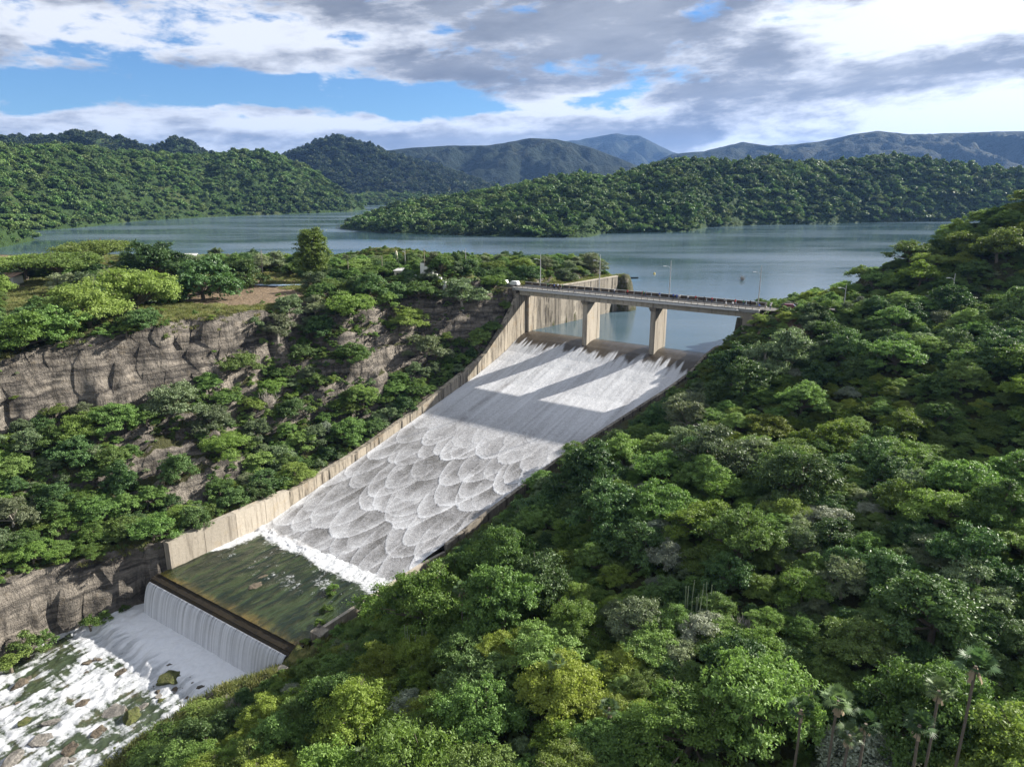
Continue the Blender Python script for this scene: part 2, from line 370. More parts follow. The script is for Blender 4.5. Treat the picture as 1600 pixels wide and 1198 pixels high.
def mat_flow(name, ramp, rough=0.55, speck=0.45, spec=0.3, fine=2.2, bd=0.12):
    """aerated water: the 'foam' attribute says how much air is in it"""
    m, T = newmat(name)
    p = pos(T)
    n = T.noise(p, fine, 4, 0.75); n2 = T.noise(p, fine*0.35, 4, 0.65)
    fo = attr(T, 'foam'); k = T.smooth(fo, 0.12, 0.45, 0.12, 1.0)
    f = T.add(fo, T.mul(T.m('SUBTRACT', n, 0.5), speck, k), T.mul(T.m('SUBTRACT', n2, 0.5), speck*0.5, k))
    cr = T.new('ShaderNodeValToRGB'); T.put(cr.inputs[0], f)
    el = cr.color_ramp.elements
    for i, (q, c) in enumerate(ramp):
        e = el[i] if i < 2 else el.new(q)
        e.position = q; e.color = (*c, 1)
    r = T.smooth(f, 0.25, 0.6, 0.16, rough)
    b = pbsdf(T, cr.outputs[0], r, spec, normal=bump(T, T.add(n, n2), 0.7, bd)); T.l.new(b.outputs[0], T.out.inputs[0]); return m
mat_flow('chute_water', [(0.0, (0.030, 0.024, 0.017)), (1.0, (0.60, 0.61, 0.63)), (0.16, (0.060, 0.050, 0.039)), (0.40, (0.145, 0.142, 0.14)), (0.62, (0.315, 0.315, 0.325)), (0.85, (0.50, 0.51, 0.53))], 0.6, 0.72, fine=3.6)
mat_flow('fall_water', [(0.0, (0.06, 0.056, 0.05)), (1.0, (0.72, 0.74, 0.77)), (0.5, (0.42, 0.435, 0.46))], 0.5, 0.25, fine=3.0)
def mat_basin():
    m, T = newmat('basin_water')
    p = pos(T)
    n = T.noise(p, 1.4, 5, 0.7); n2 = T.noise(p, 0.4, 5, 0.65)
    amber = T.smooth(T.add(attr(T, 'amber'), T.mul(T.m('SUBTRACT', n2, 0.5), 0.9)), 0.15, 0.9)
    ln = attr(T, 'lines')
    c = T.mix(amber, T.mix(T.smooth(ln, 0.35, 0.7), (0.006, 0.013, 0.006), (0.026, 0.040, 0.014)), T.mix(T.smooth(ln, 0.3, 0.7), (0.040, 0.033, 0.009), (0.105, 0.074, 0.020)))
    f = T.smooth(T.add(attr(T, 'foam'), T.mul(T.m('SUBTRACT', n, 0.5), 1.0), T.mul(T.m('SUBTRACT', T.noise(p, 4.5, 3, 0.7), 0.5), 0.5)), 0.36, 0.72)
    c = T.mix(f, c, T.mix(n, (0.38, 0.40, 0.42), (0.58, 0.59, 0.61)))
    b = pbsdf(T, c, T.smooth(f, 0, 1, 0.13, 0.6), 0.5, normal=bump(T, T.add(n2, T.mul(n, 0.4), T.mul(ln, 1.2)), 0.8, 0.4)); T.l.new(b.outputs[0], T.out.inputs[0]); return m
mat_basin()
def mat_river():
    m, T = newmat('river_water')
    p = pos(T)
    n = T.noise(p, 1.5, 5, 0.72); n2 = T.noise(p, 0.35, 5, 0.65)
    c = T.mix(n2, (0.018, 0.034, 0.020), (0.060, 0.074, 0.036))
    c = T.mix(T.smooth(T.noise(p, 0.16, 4, 0.6), 0.54, 0.70), c, (0.085, 0.070, 0.036))
    f = T.smooth(T.add(attr(T, 'foam'), T.mul(T.m('SUBTRACT', n, 0.5), 1.1), T.mul(T.m('SUBTRACT', T.noise(p, 4.5, 3, 0.7), 0.5), 0.5)), 0.35, 0.80)
    c = T.mix(f, c, T.mix(n, (0.26, 0.28, 0.30), (0.56, 0.57, 0.59))); c = T.mix(T.smooth(attr(T, 'foam'), 0.85, 1.2), c, T.mix(n, (0.62, 0.64, 0.67), (0.86, 0.87, 0.89)))  # dense foam under the fall, painted paler to lighten the weir's shadow
    b = pbsdf(T, c, T.smooth(f, 0, 1, 0.15, 0.6), 0.5, normal=bump(T, T.add(n2, T.mul(n, 0.5)), 0.6, 0.4)); T.l.new(b.outputs[0], T.out.inputs[0]); return m
mat_river()

# ------------------------------------------------------------------ the near terrain
I = np.interp
def z_floor(s): return I(s, [-3, -2, -1, 0, 1.5, 3, 6, 10, 14, 20, 32, 64, 92, 112, 120, 127], [-.5, -.2, .05, .07, -.02, -.3, -1.2, -2.8, -4.5, -6.5, -9.8, -16.8, -22.9, -27.0, -28.7, -30.2])
def w_right(s): return I(s, [-10, 15, 39, 66, 90, 108, 150], [68.5, 65.4, 58.6, 51.2, 46.9, 44.2, 44.2])
def z_ltop(s): return I(s, [-70, -20, 0, 5.5, 14, 25, 36, 46, 64, 84, 107.9, 108, 140, 200], [14.5, 14.6, 15.2, 14.4, 5.2, -3.3, -6.7, -9.6, -14.4, -19.0, -22.4, -21.6, -22.0, -21.0])
def w_lake(s): return I(s, [-70, -55, -10, 0], [10.0, 7.5, 2.0, 0.0])          # line of the reservoir wall
def w_riv_r(s): return I(s, [143, 147, 155, 171, 200, 260], [40, 34.5, 31, 33, 36, 38])
def w_riv_l(s): return I(s, [130, 143, 150, 159, 170, 230], [0, -2.2, -5, -8.2, -8.2, -12])
def road_right(w): return I(w, [60, 84, 101, 127, 170, 260], [5.5, 4.5, -5, -21, -36, -60])
def road_z(w): return I(w, [60, 84, 127, 200], [15.9, 15.9, 17.5, 20])

def T_left(s, w, x, y):
    zb = z_ltop(s) - 0.7
    wr = I(s, [-20, 0, 8, 20, 45, 64, 84, 103, 127, 145, 180, 230], [6, 8, 9, 17, 28, 35, 40.5, 40.5, 43, 50, 58, 66])
    rz = I(s, [0, 110, 127, 145, 180, 230], [16, 16, 15, 12, 8, 4])
    j = (fbm(s*0.06, w*0.06, 3, 4)-0.5)*13
    b0 = I(s, [0, 12, 30, 60, 112, 150], [1.0, 1.5, 4, 6, 7, 12])
    t = np.clip((-w-b0+j*np.clip((-w-b0)/8, 0, 1))/(wr-b0), 0, 1.0)
    g = I(t, [0, .12, .24, .34, .46, .56, .72, .78, .97, 1], [0, .06, .25, .30, .50, .55, .76, .79, .99, 1])
    g2 = I(t, [0, .10, .22, .34, .48, .60, .74, .84, .90, .985, 1], [0, .05, .16, .20, .34, .38, .48, .52, .66, .97, 1])
    g = lerp(g, g2, sst(s, 62, 84))
    z = zb+(rz-zb)*g
    zz = z+3.0*(fbm(s*0.045, w*0.05, 13, 3)-.5); st_ = 6.2; fr = zz/st_-np.floor(zz/st_)
    terr = (np.floor(zz/st_)+sst(fr, 0.52, 0.98))*st_-(zz-z)
    z = lerp(z, terr, 0.85*sst(t, 0.10, 0.22)*sst(1-t, 0.0, 0.05)*sst(s, 14, 30)*(1-0.75*sst(s, 62, 84)))
    pl = np.clip((-w-wr)/60, 0, 1)
    z = z+np.where(t >= 1, pl*1.5, 0)
    rockn = fbm(s*0.22+w*.05, z*0.33, 8, 4)+0.5*fbm(s*0.9, z*0.6, 9, 3)
    z = z+(rockn-0.75)*4.6*sst(t, 0.05, 0.2)*sst(1-t, 0.0, 0.10)
    # embankment behind the plateau, down to the lake
    hump = 3.0*sst(y+0.10*x, 248, 285)*sst(-x, 18, 60)
    z = z+np.where(t >= 1, hump, 0)
    # knob of rock beside the road, headland of shrubs behind it
    z = z+7.0*np.exp(-((s-17)/6.5)**2-((w+27)/9)**2)+3.5*np.exp(-((s-14)/4.0)**2-((w+14)/5)**2)
    hd = w_lake(s)-w
    z = z+np.where(s < -1, 3.6*sst(hd, 6, 18)*sst(-s, 4, 16), 0)
    road = sst(6.0-np.abs(s-4.5), 0.0, 2.5)*sst(-w, -30, -2)*sst(w, -64, -56)
    z = lerp(z, 15.9, road)
    shore = sst(y+0.05*x+6*(fbm(x*.03, y*.03, 31, 3)-.5), 306, 342)
    z = lerp(z, -9, shore)
    z = lerp(z, -9, sst(-s, 60, 70)*sst(w, -45, -20))
    return z
def T_right(s, w, x, y):
    wR = w_right(s)
    zw = I(s, [-5, 0, 6, 15, 25, 36, 46, 64, 84, 108, 146, 150, 175, 220], [13, 13, 11, 1.5, -4.5, -8, -10.5, -15.6, -20.6, -26, -27, -28, -31, -34])
    zu = I(s, [-30, 5, 20, 45, 94, 130, 165, 200, 260], [17, 16.2, 13.5, 7.5, 0.5, -5, -9, -13, -18])
    u = np.clip(w-wR-5, 0, None)
    z = zw+(zu-zw)*(1-np.exp(-(u/36)**1.25))
    z = z+np.clip(w-125, 0, None)*0.05 + (fbm(x*.025, y*.025, 5, 3)-.5)*5*sst(u, 5, 30)
    z = z-5.0*np.exp(-((s-62)/16)**2)*sst(u, 25, 60)                     # hollow half way up the slope
    # road bench and hill behind it
    rs = road_right(w); d = rs-s; rz = road_z(w)
    hc = I(x, [60, 90, 110, 135, 160, 180, 230, 320], [9, 13, 15.5, 24, 37, 43, 33, 22])
    k = sst(d, -16, -4)*sst(w, 62, 74)
    z = lerp(z, rz, k)
    crest = rz+np.clip(d-5, 0, None)*0.95
    hill = np.minimum(crest, hc+0.15*np.clip(d-6, 0, None))
    hill = np.where(hc < rz, lerp(rz, hc, sst(d, 5, 14)), hill)
    z = np.where(d > 5, hill, z)
    z = lerp(z, -9, sst(d, 34+0.25*np.clip(w-80, 0, 200), 66+0.25*np.clip(w-80, 0, 200)))
    z = np.where((s < 44) & (s > -9), np.minimum(z, z_floor(np.clip(s, 0, 60))+1.2+np.clip(w-wR-0.5, 0, None)*lerp(0.80, 0.95, sst(-s, -4, 3))), z)
    # river bank below the spillway
    bank = -35.2+0.62*np.clip(w-w_riv_r(s), -6, 60)
    z = np.where(s > 142, np.minimum(z, lerp(z, bank, sst(s, 142, 147))), z)
    return z
def T_base(x, y):
    s, w = SW(x, y)
    zl, zr = T_left(s, w, x, y), T_right(s, w, x, y)
    ll = np.where(s < 0, w_lake(s)-0.4, -2.1)
    z = np.where(w < ll, zl, zr)
    inch = (w >= ll) & (w <= w_right(s)+1.8) & (s < 142.0)
    z = np.where(inch, np.where(s < -2, -8.0, np.where(s < 120, z_floor(s)-3.0, -33.0)), z)
    riv = (s >= 142.0) & (w > w_riv_l(s)) & (w < w_riv_r(s)+3)
    bed = -37.5+0*s
    z = np.where(riv, np.minimum(bed, z), z)
    zl2 = lerp(-37.0, -21.6, sst(w_riv_l(s)-w, 0.0, 3.4))
    z = np.where((s >= 141) & (w <= w_riv_l(s)), np.minimum(zl, np.where(w_riv_l(s)-w < 3.4, zl2, zl)), z)
    # rock head where the reservoir wall ends
    k = np.exp(-((s+61)/5.0)**4-((w-7)/6.0)**4)
    z = np.where(k > 0.02, np.maximum(z, -9+k*(22.5+2.5*fbm(x*.3, y*.3, 44, 3))), z)
    return z
GX0, GX1, GY0, GY1, GS = -300., 330., -10., 372., 1.25
gxs = np.arange(GX0, GX1, GS); gys = np.arange(GY0, GY1, GS)
GXm, GYm = np.meshgrid(gxs, gys, indexing='ij')
GZ = T_base(GXm, GYm)
S_, W_ = SW(GXm, GYm)
detail = (fbm(GXm*0.35, GYm*0.35, 70, 3)-0.5)*1.1
gzx, gzy = np.gradient(GZ, GS)
SL = np.hypot(gzx, gzy)
flat_road = ((np.abs(S_-4.5) < 6) & (W_ < -1) & (W_ > -62)) | ((np.abs(S_-road_right(W_)) < 5) & (W_ > 66))
GZ = GZ + np.where(flat_road | ((W_ > -0.5) & (W_ < w_right(S_)+1.5) & (S_ < 147) & (S_ > -1)), 0, detail*np.clip(0.35+SL, 0, 1.6))
def TZ(x, y):
    fx = np.clip((np.asarray(x, float)-GX0)/GS, 0, len(gxs)-1.001); fy = np.clip((np.asarray(y, float)-GY0)/GS, 0, len(gys)-1.001)
    i, j = fx.astype(int), fy.astype(int); a, b = fx-i, fy-j
    return GZ[i, j]*(1-a)*(1-b)+GZ[i+1, j]*a*(1-b)+GZ[i, j+1]*(1-a)*b+GZ[i+1, j+1]*a*b
def hit(px, py, tmin=60.0, tmax=420.0):
    """where the sight line through a picture point meets the near ground"""
    d = ray(px, py); t = np.arange(tmin, tmax, 0.4)
    X, Y, Z = d[0]*t, d[1]*t, H_CAM+d[2]*t
    k = np.nonzero(Z < TZ(X, Y))[0]
    k = k[0] if len(k) else len(t)-1
    return float(X[k]), float(Y[k]), float(TZ(X[k], Y[k]))
def in_poly(px, py, poly):
    px = np.asarray(px, float); py = np.asarray(py, float); r = np.zeros(px.shape, bool)
    n = len(poly)
    for i in range(n):
        x1, y1 = poly[i]; x2, y2 = poly[(i+1) % n]
        c = ((y1 > py) != (y2 > py)) & (px < (x2-x1)*(py-y1)/((y2-y1) if y2 != y1 else 1e-9)+x1)
        r ^= c
    return r
def build_terrain():
    x, y = GXm, GYm
    s, w = S_, W_
    # shift steep faces sideways so that ledges overhang a little and lose the grid look
    jx = (fbm(y*0.5, GZ*0.5, 21, 3)-0.5)*1.6*np.clip(SL-0.6, 0, 1.2); jy = (fbm(x*0.5, GZ*0.5, 22, 3)-0.5)*1.6*np.clip(SL-0.6, 0, 1.2)
    fl = ((fbm(s*0.55, GZ*0.06, 24, 3)-.5)*2.1+(fbm(GZ*0.55+0.8*fbm(s*.05, w*.05, 27, 2), s*0.03, 26, 3)-.5)*3.0+(fbm(s*1.6, GZ*0.10, 25, 2)-.5)*1.2)*np.clip(SL-0.7, 0, 1.3)*np.where((w < -2) | (s > 144), 1, 0)
    jx = jx+BV[0]*fl; jy = jy+BV[1]*fl
    keep = (s > 144) | (w < -3) | (w > w_right(s)+3)
    V = np.stack([x+jx*keep, y+jy*keep, GZ], -1).reshape(-1, 3)
    left = w < 0
    steep = sst(SL, 0.55, 1.1)
    rock = np.where(left, np.maximum(steep, 0.25), steep*0.45)
    rock = np.where((s > 141) & (w < 3) & (w > -14) & (SL > 0.5), 1.0, rock)
    rock = np.where((s > 143) & (w > -8) & (w < 40), 0.9, rock)
    plate = left & (SL < 0.55) & (GZ > 8) & (y < 330)
    grass = np.where(plate, sst(fbm(x*.045, y*.045, 51, 3), 0.42, 0.56), 0)
    grass = np.where(left & (s < -1) & (w_lake(s)-w < 7), 1.0, grass)
    grass = np.where((~left) & (s > 104) & (w < w_right(s)+15), 0.75*sst(fbm(x*.08, y*.08, 52, 3), 0.35, 0.55), grass)
    grass = np.where((s > 146) & (w > w_riv_r(s)+3) & (w < 62), 0.9*sst(fbm(x*.1, y*.1, 53, 3), 0.3, 0.5), grass)
    dirt = np.where(plate, sst(fbm(x*.04, y*.04, 61, 3), 0.46, 0.6), 0)
    d2 = np.exp(-((x+84)/18)**2-((y-222)/16)**2)+np.exp(-((x+90)/26)**2-((y-243)/6)**2)+np.exp(-((x+170)/30)**2-((y-225)/18)**2)
    dirt = np.maximum(dirt, np.clip(d2*1.6, 0, 1)); grass = grass*(1-np.clip(d2*1.5, 0, 1)*(fbm(x*.1, y*.1, 63, 2) > .42))
    dirt = np.where((~left) & (np.abs(s-8) < 8) & (w > 76) & (w < 96), 0.7, dirt)
    me = mesh_np('ground', V, grid_faces(len(gxs), len(gys)), dict(rock=('POINT', rock), grass=('POINT', grass), dirt=('POINT', dirt)), smooth=True)
    o = link('ground', me, MATS['terrain'])
    tag(o, 'rocky gorge slopes, cliff benches and plateau ground around the spillway', 'ground', kind='structure')
build_terrain()

def build_lake():
    pts = [P(-1.4, -5), P(-1.4, 76)] + [np.array(q+(0,)) for q in [(112., 222.), (330., 250.), (2600., 300.), (2600., 2600.), (-2600., 2600.), (-2600., 300.), (-290., 300.), (-60., 300.)]] + [P(-45, -6)]
    m = MB(); m.poly([(p[0], p[1], 0.0) for p in pts], [tuple(range(len(pts)))])
    o = m.build('lake', MATS['lake_water']); tag(o, 'wide blue grey reservoir lake behind the spillway bridge', 'lake', kind='structure')
build_lake()

# ------------------------------------------------------------------ hills and mountains round the lake
def el_of(py): return math.atan((599-py)/FPX)-PITCH
def dir_of(px, py):
    d = ray(px, py); h = math.hypot(d[0], d[1]); return d[0]/h, d[1]/h, d[2]/h
def mat_hill(name, c1, c2, c3, scale):
    m, T = newmat(name)
    p = pos(T); n = T.noise(p, 0.012*scale, 6, 0.65); n2 = T.noise(p, 0.1*scale, 4, 0.7)
    c = T.mix(n2, c1, c2); c = T.mix(T.smooth(n, 0.52, 0.68), c, c3)
    b = pbsdf(T, c, 0.9, 0.1, normal=bump(T, T.add(n2, n), 1.0, 9.0/scale)); T.l.new(b.outputs[0], T.out.inputs[0]); return m
mat_hill('hill_wood', (0.016, 0.034, 0.012), (0.042, 0.072, 0.022), (0.055, 0.07, 0.026), 1.0)
mat_hill('hill_far', (0.007, 0.013, 0.009), (0.016, 0.027, 0.015), (0.032, 0.037, 0.022), 0.35)  # albedo lowered to put cloud shadow into the far mountains' colour
HILLS = []
def hill(name, label, cols, mat, seed, nu=160, nv=46, tree=6.0, rough=0.12, freq=60.0, power=1.5, hide=None):
    """cols: (picture x, foot, skyline y, ridge distance); foot < 700 is a waterline picture y, larger a distance in m"""
    cols = np.array(cols, float)
    pxs = np.linspace(cols[0, 0], cols[-1, 0], nu)
    foot, sky, rd = (np.interp(pxs, cols[:, 0], cols[:, k]) for k in (1, 2, 3))
    fd = np.array([f if f > 700 else H_CAM/math.tan(-(el_of(f))) / max(dir_of(p, f)[1], .3) * 1.0 for p, f in zip(pxs, foot)])
    # exact foot distance on the water plane
    for i, (p, f) in enumerate(zip(pxs, foot)):
        if f <= 700:
            d = ray(p, f); t = -H_CAM/d[2]; fd[i] = math.hypot(d[0]*t, d[1]*t)
    rd = np.maximum(rd, fd+25)
    v = np.concatenate([np.linspace(0, 1, nv), 1+np.linspace(0.06, 0.9, 12)])
    V = np.zeros((nu, len(v), 3))
    for i, p in enumerate(pxs):
        ux, uy, uz = dir_of(p, sky[i])
        top = max(H_CAM+uz*rd[i]-tree, 1.0)
        dist = fd[i]+(rd[i]-fd[i])*v
        prof = np.where(v <= 1, 1-(1-np.clip(v, 0, 1))**power, 1-((v-1)/0.9)**1.3*0.8)
        X, Y = ux*dist, uy*dist
        n = (0.5-np.abs(fbm(X/freq, Y/freq, seed, 4)-0.5)*2)*np.clip(v*(1-v)*4, 0, 1)*np.where(v <= 1, 1, 0)
        jag = (fbm(X/(freq*.35), Y/(freq*.35), seed+7, 3)-.5)*top*0.05*np.clip(v*3, 0, 1)
        Z = top*prof+top*rough*n*3+jag-1.5*(1-np.clip(v*6, 0, 1))
        Z = np.minimum(Z, H_CAM+uz*dist-tree*np.clip(v*3, 0, 1)+np.clip(jag, 0, None)*.5) if rough < .2 else Z
        V[i, :, 0], V[i, :, 1], V[i, :, 2] = X, Y, Z
    me = mesh_np(name, V.reshape(-1, 3), grid_faces(nu, len(v)), smooth=True)
    o = link(name, me, MATS[mat]); tag(o, label, 'hill', 'hills round the lake', 'structure')
    HILLS.append((name, V[:, :nv+4], seed, hide)); return o
hill('hill', 'long wooded hill along the left shore of the lake', [(-160, 372, 230, 1300), (0, 364, 230, 1350), (100, 357, 228, 1400), (200, 346, 238, 1500), (310, 340, 244, 1560), (390, 337, 235, 1600), (440, 335, 245, 1620), (500, 333, 274, 1600), (540, 331, 303, 1560), (578, 327, 326, 1500)], 'hill_wood', 101, nu=220, nv=60)
hill('hill', 'dark rounded hill rising behind the left wooded shore', [(-160, 2000, 224, 2500), (0, 2000, 218, 2500), (60, 2000, 214, 2500), (120, 2000, 206, 2500), (185, 2000, 214, 2500), (238, 2000, 234, 2500), (256, 2000, 224, 2450), (276, 2000, 216, 2450), (300, 2000, 224, 2450), (322, 2000, 238, 2450), (400, 2000, 256, 2450)], 'hill_wood', 102, tree=9)
hill('hill', 'low wooded spur at the left edge of the lake', [(-160, 400, 322, 640), (0, 386, 342, 640), (30, 380, 350, 620), (64, 374, 371, 600)], 'hill_wood', 103, nu=60, nv=30)
hill('hill', 'broad wooded ridge across the middle of the lake', [(518, 357, 355, 960), (560, 362, 338, 1000), (620, 366, 322, 1040), (680, 367, 312, 1060), (760, 369, 298, 1060), (840, 371, 283, 1060), (900, 372, 276, 1060), (925, 371, 276, 1070), (945, 365, 278, 1080), (1000, 364, 264, 1100), (1050, 363.5, 252, 1130), (1085, 362, 249, 1150), (1115, 355, 250, 1180), (1150, 354, 254, 1200), (1200, 352, 250, 1230), (1240, 351, 255, 1260), (1300, 350, 256, 1300), (1380, 348, 245, 1330), (1450, 347, 251, 1350), (1520, 346, 261, 1380), (1600, 345, 267, 1400), (1790, 344, 262, 1450)], 'hill_wood', 104, nu=340, nv=60)
hill('hill', 'low strip of wood behind the narrows of the lake', [(548, 322, 308, 2150), (580, 321, 303, 2150), (640, 320, 303, 2150), (665, 320, 307, 2150), (720, 320, 308, 2150)], 'hill_wood', 105, nu=40, nv=16)
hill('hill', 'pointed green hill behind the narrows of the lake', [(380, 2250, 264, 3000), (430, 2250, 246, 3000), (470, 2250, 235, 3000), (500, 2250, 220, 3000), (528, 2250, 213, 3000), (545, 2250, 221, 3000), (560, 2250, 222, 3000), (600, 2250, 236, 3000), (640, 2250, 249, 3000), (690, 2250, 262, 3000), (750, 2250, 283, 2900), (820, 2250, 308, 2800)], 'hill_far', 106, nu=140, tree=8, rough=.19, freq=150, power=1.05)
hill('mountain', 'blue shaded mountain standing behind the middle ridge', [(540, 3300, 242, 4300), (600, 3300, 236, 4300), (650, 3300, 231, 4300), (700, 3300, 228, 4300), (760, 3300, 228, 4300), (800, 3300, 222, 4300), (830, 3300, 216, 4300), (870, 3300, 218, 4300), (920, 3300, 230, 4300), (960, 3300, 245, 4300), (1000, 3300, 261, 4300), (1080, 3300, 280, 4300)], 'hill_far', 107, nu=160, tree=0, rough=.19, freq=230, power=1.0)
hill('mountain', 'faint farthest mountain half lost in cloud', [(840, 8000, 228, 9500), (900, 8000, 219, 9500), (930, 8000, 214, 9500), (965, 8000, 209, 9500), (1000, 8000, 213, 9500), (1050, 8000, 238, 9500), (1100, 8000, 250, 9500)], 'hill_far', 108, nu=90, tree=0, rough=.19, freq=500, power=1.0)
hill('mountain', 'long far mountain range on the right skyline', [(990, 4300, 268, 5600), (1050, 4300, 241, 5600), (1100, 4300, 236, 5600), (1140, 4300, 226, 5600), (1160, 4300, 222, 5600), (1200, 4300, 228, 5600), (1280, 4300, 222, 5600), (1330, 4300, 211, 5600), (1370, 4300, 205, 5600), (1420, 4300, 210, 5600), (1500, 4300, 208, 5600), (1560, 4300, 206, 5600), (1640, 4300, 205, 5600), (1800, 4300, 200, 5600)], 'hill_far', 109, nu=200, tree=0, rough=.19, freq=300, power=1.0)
# ground that carries the scene to the horizon
mp = MB(); mp.poly([(-14000, 2150, -2), (14000, 2150, -2), (14000, 14000, -2), (-14000, 14000, -2)], [(0, 1, 2, 3)])
tag(mp.build('valley_floor', MATS['hill_far']), 'low green valley floor behind the lake', 'ground', kind='structure')

# ------------------------------------------------------------------ the air
def build_haze():
    m, T = newmat('haze')
    v = T.new('ShaderNodeVolumePrincipled'); v.inputs['Color'].default_value = (0.24, 0.46, 0.95, 1); v.inputs['Density'].default_value = 0.000036
    v.inputs['Anisotropy'].default_value = 0.2
    T.l.new(v.outputs[0], T.out.inputs['Volume'])
    b = MB(); b.box(-14500, 14500, -600, 14500, -60, 900)
    o = b.build('haze', m); tag(o, 'thin blue haze in the air over the valley', 'haze', kind='stuff')
    o.display_type = 'WIRE'
build_haze()

# ------------------------------------------------------------------ water on the spillway
def build_chute():
    rng = np.random.default_rng(5)
    ds, dw = 0.24, 0.24
    sv = np.arange(-2.2, 126.5, ds); nv = 280
    U = np.linspace(0, 1, nv)
    S = np.repeat(sv[:, None], nv, 1); Wd = U[None, :]*(w_right(S)-0.25)+0.12
    Z = z_floor(S)
    # roll waves: overlapping tongues of white water, each a blunt lobe pointing down the slope
    hmax = np.zeros_like(S); foam = np.full_like(S, 0.0); edge = np.zeros_like(S)
    rows = np.arange(44, 133, 5.4)
    for r, s0 in enumerate(rows):
        k = sst(s0, 42, 92)
        sp = 5.2+3.4*k
        for w0 in np.arange(-2+(r % 2)*sp*.5, 66, sp):
            wi = w0+rng.normal(0, 1.5); si = s0+rng.normal(0, 2.6); b = sp*(0.55+0.30*rng.random()); l = (4.0+5.5*k)*(0.75+0.55*rng.random())
            a = (0.60+0.40*rng.random())*sst(s0, 40, 72)
            q = (Wd-wi)/b; ok = np.abs(q) < 1
            wob = 0.55*(fbm(Wd*1.1+r*3.7, Wd*0+s0, 7, 2)-0.5)+0.35*(vn(Wd*2.7, Wd*0+s0, 9)-0.5)
            sf = si+l*(np.clip(1-q*q, 0, 1)**0.75)+wob
            d = sf-S; ok = ok & (d > 0)
            hh = np.where(ok, a*np.exp(-np.clip(d, 0, 50)/(3.2+2.5*k)), 0)
            ee = np.where(ok, a*np.exp(-(np.clip(d, 0, 50)/0.42)**2), 0)*(0.12+0.88*np.clip(1-q*q, 0, 1)**0.8)
            take = hh > hmax
            hmax = np.where(take, hh, hmax); edge = np.where(take, ee, edge*np.where(hh > 0.02, 0.75, 1))
    k = sst(S, 40, 78)
    wash = 0.84+0.10*(fbm(Wd*0.35, S*0.03, 3, 4)-0.5)*2+0.16*(fbm(Wd*1.2, S*0.05, 4, 4)-0.5)*2
    low = 0.44+0.16*(fbm(Wd*0.3, S*0.25, 5, 3)-0.5)*2
    foam = lerp(wash, low-0.06+0.42*hmax+0.70*edge, k)
    # dark bands behind the piers and bright side strips along the walls
    foam = foam+0.35*np.exp(-(Wd/1.6)**2)*sst(S, 18, 30)+0.25*np.exp(-((Wd-w_right(S))/1.2)**2)*sst(S, 18, 40)
    for wp in (24.5, 48.5):
        foam = foam+0.22*np.exp(-((Wd-wp*(1-0.0022*S))/0.9)**2)*sst(S, 6, 14)*sst(-S, -46, -10)
    foam = foam-0.20*np.exp(-((Wd-15*(1-.003*S))/0.8)**2)*sst(S, 26, 34)*sst(-S, -75, -40)*fbm(S*.2, Wd*0, 12, 2)*1.6
    # over the crest the sheet is clear and dark, then breaks into white ribbons
    s0 = 4.6+3.0*(fbm(Wd*0.45, Wd*0, 15, 2)-0.35)+5.2*vn(Wd*1.3, Wd*0+3, 16)**1.5
    crest = sst(S-s0, 0.0, 2.8)*(0.55+0.45*sst(fbm(Wd*1.6, S*0.05, 17, 3)+0.035*(S-8), 0.35, 0.62))
    crest = np.where(S > 20, 1.0, lerp(crest, 1.0, sst(S, 12, 20)))
    foam = lerp(0.10+0.10*fbm(Wd*1.3, S*.2, 19, 3), foam+0.08*sst(-S, -26, -8), crest)
    toe = sst(S-0.10*Wd+3.4*(fbm(Wd*.4, S*.4, 23, 3)-.5), 114.8, 117.0)
    foam = np.maximum(foam, toe*0.98)
    h = 0.10*crest+0.13*hmax*k+0.10*(fbm(Wd*.9, S*.45, 27, 3)-.5)+0.9*toe*fbm(Wd*.8, S*.8, 29, 3)*sst(-S, -125, -118)
    pts = L0[None, None, :]+DV*S[..., None]+BV*Wd[..., None]; pts[..., 2] = Z+h
    me = mesh_np('chute_water', pts.reshape(-1, 3), grid_faces(*S.shape), dict(foam=('POINT', foam)), smooth=True)
    tag(link('spillway_water', me, MATS['chute_water']), 'white water sheet racing down the spillway chute in scalloped waves', 'water', kind='structure')
    # concrete floor under it
    ss = np.linspace(-2.4, 126.5, 60); V = []
    for s in ss:
        for w in (0.0, float(w_right(s))): V.append(P(s, w, float(z_floor(s))-0.28))
    me = mesh_np('chute_floor', V, grid_faces(60, 2)); tag(link('chute_floor', me, MATS['concrete_wet']), 'sloping concrete floor beneath the spillway water', 'floor', kind='structure')
build_chute()
ZB = -27.9
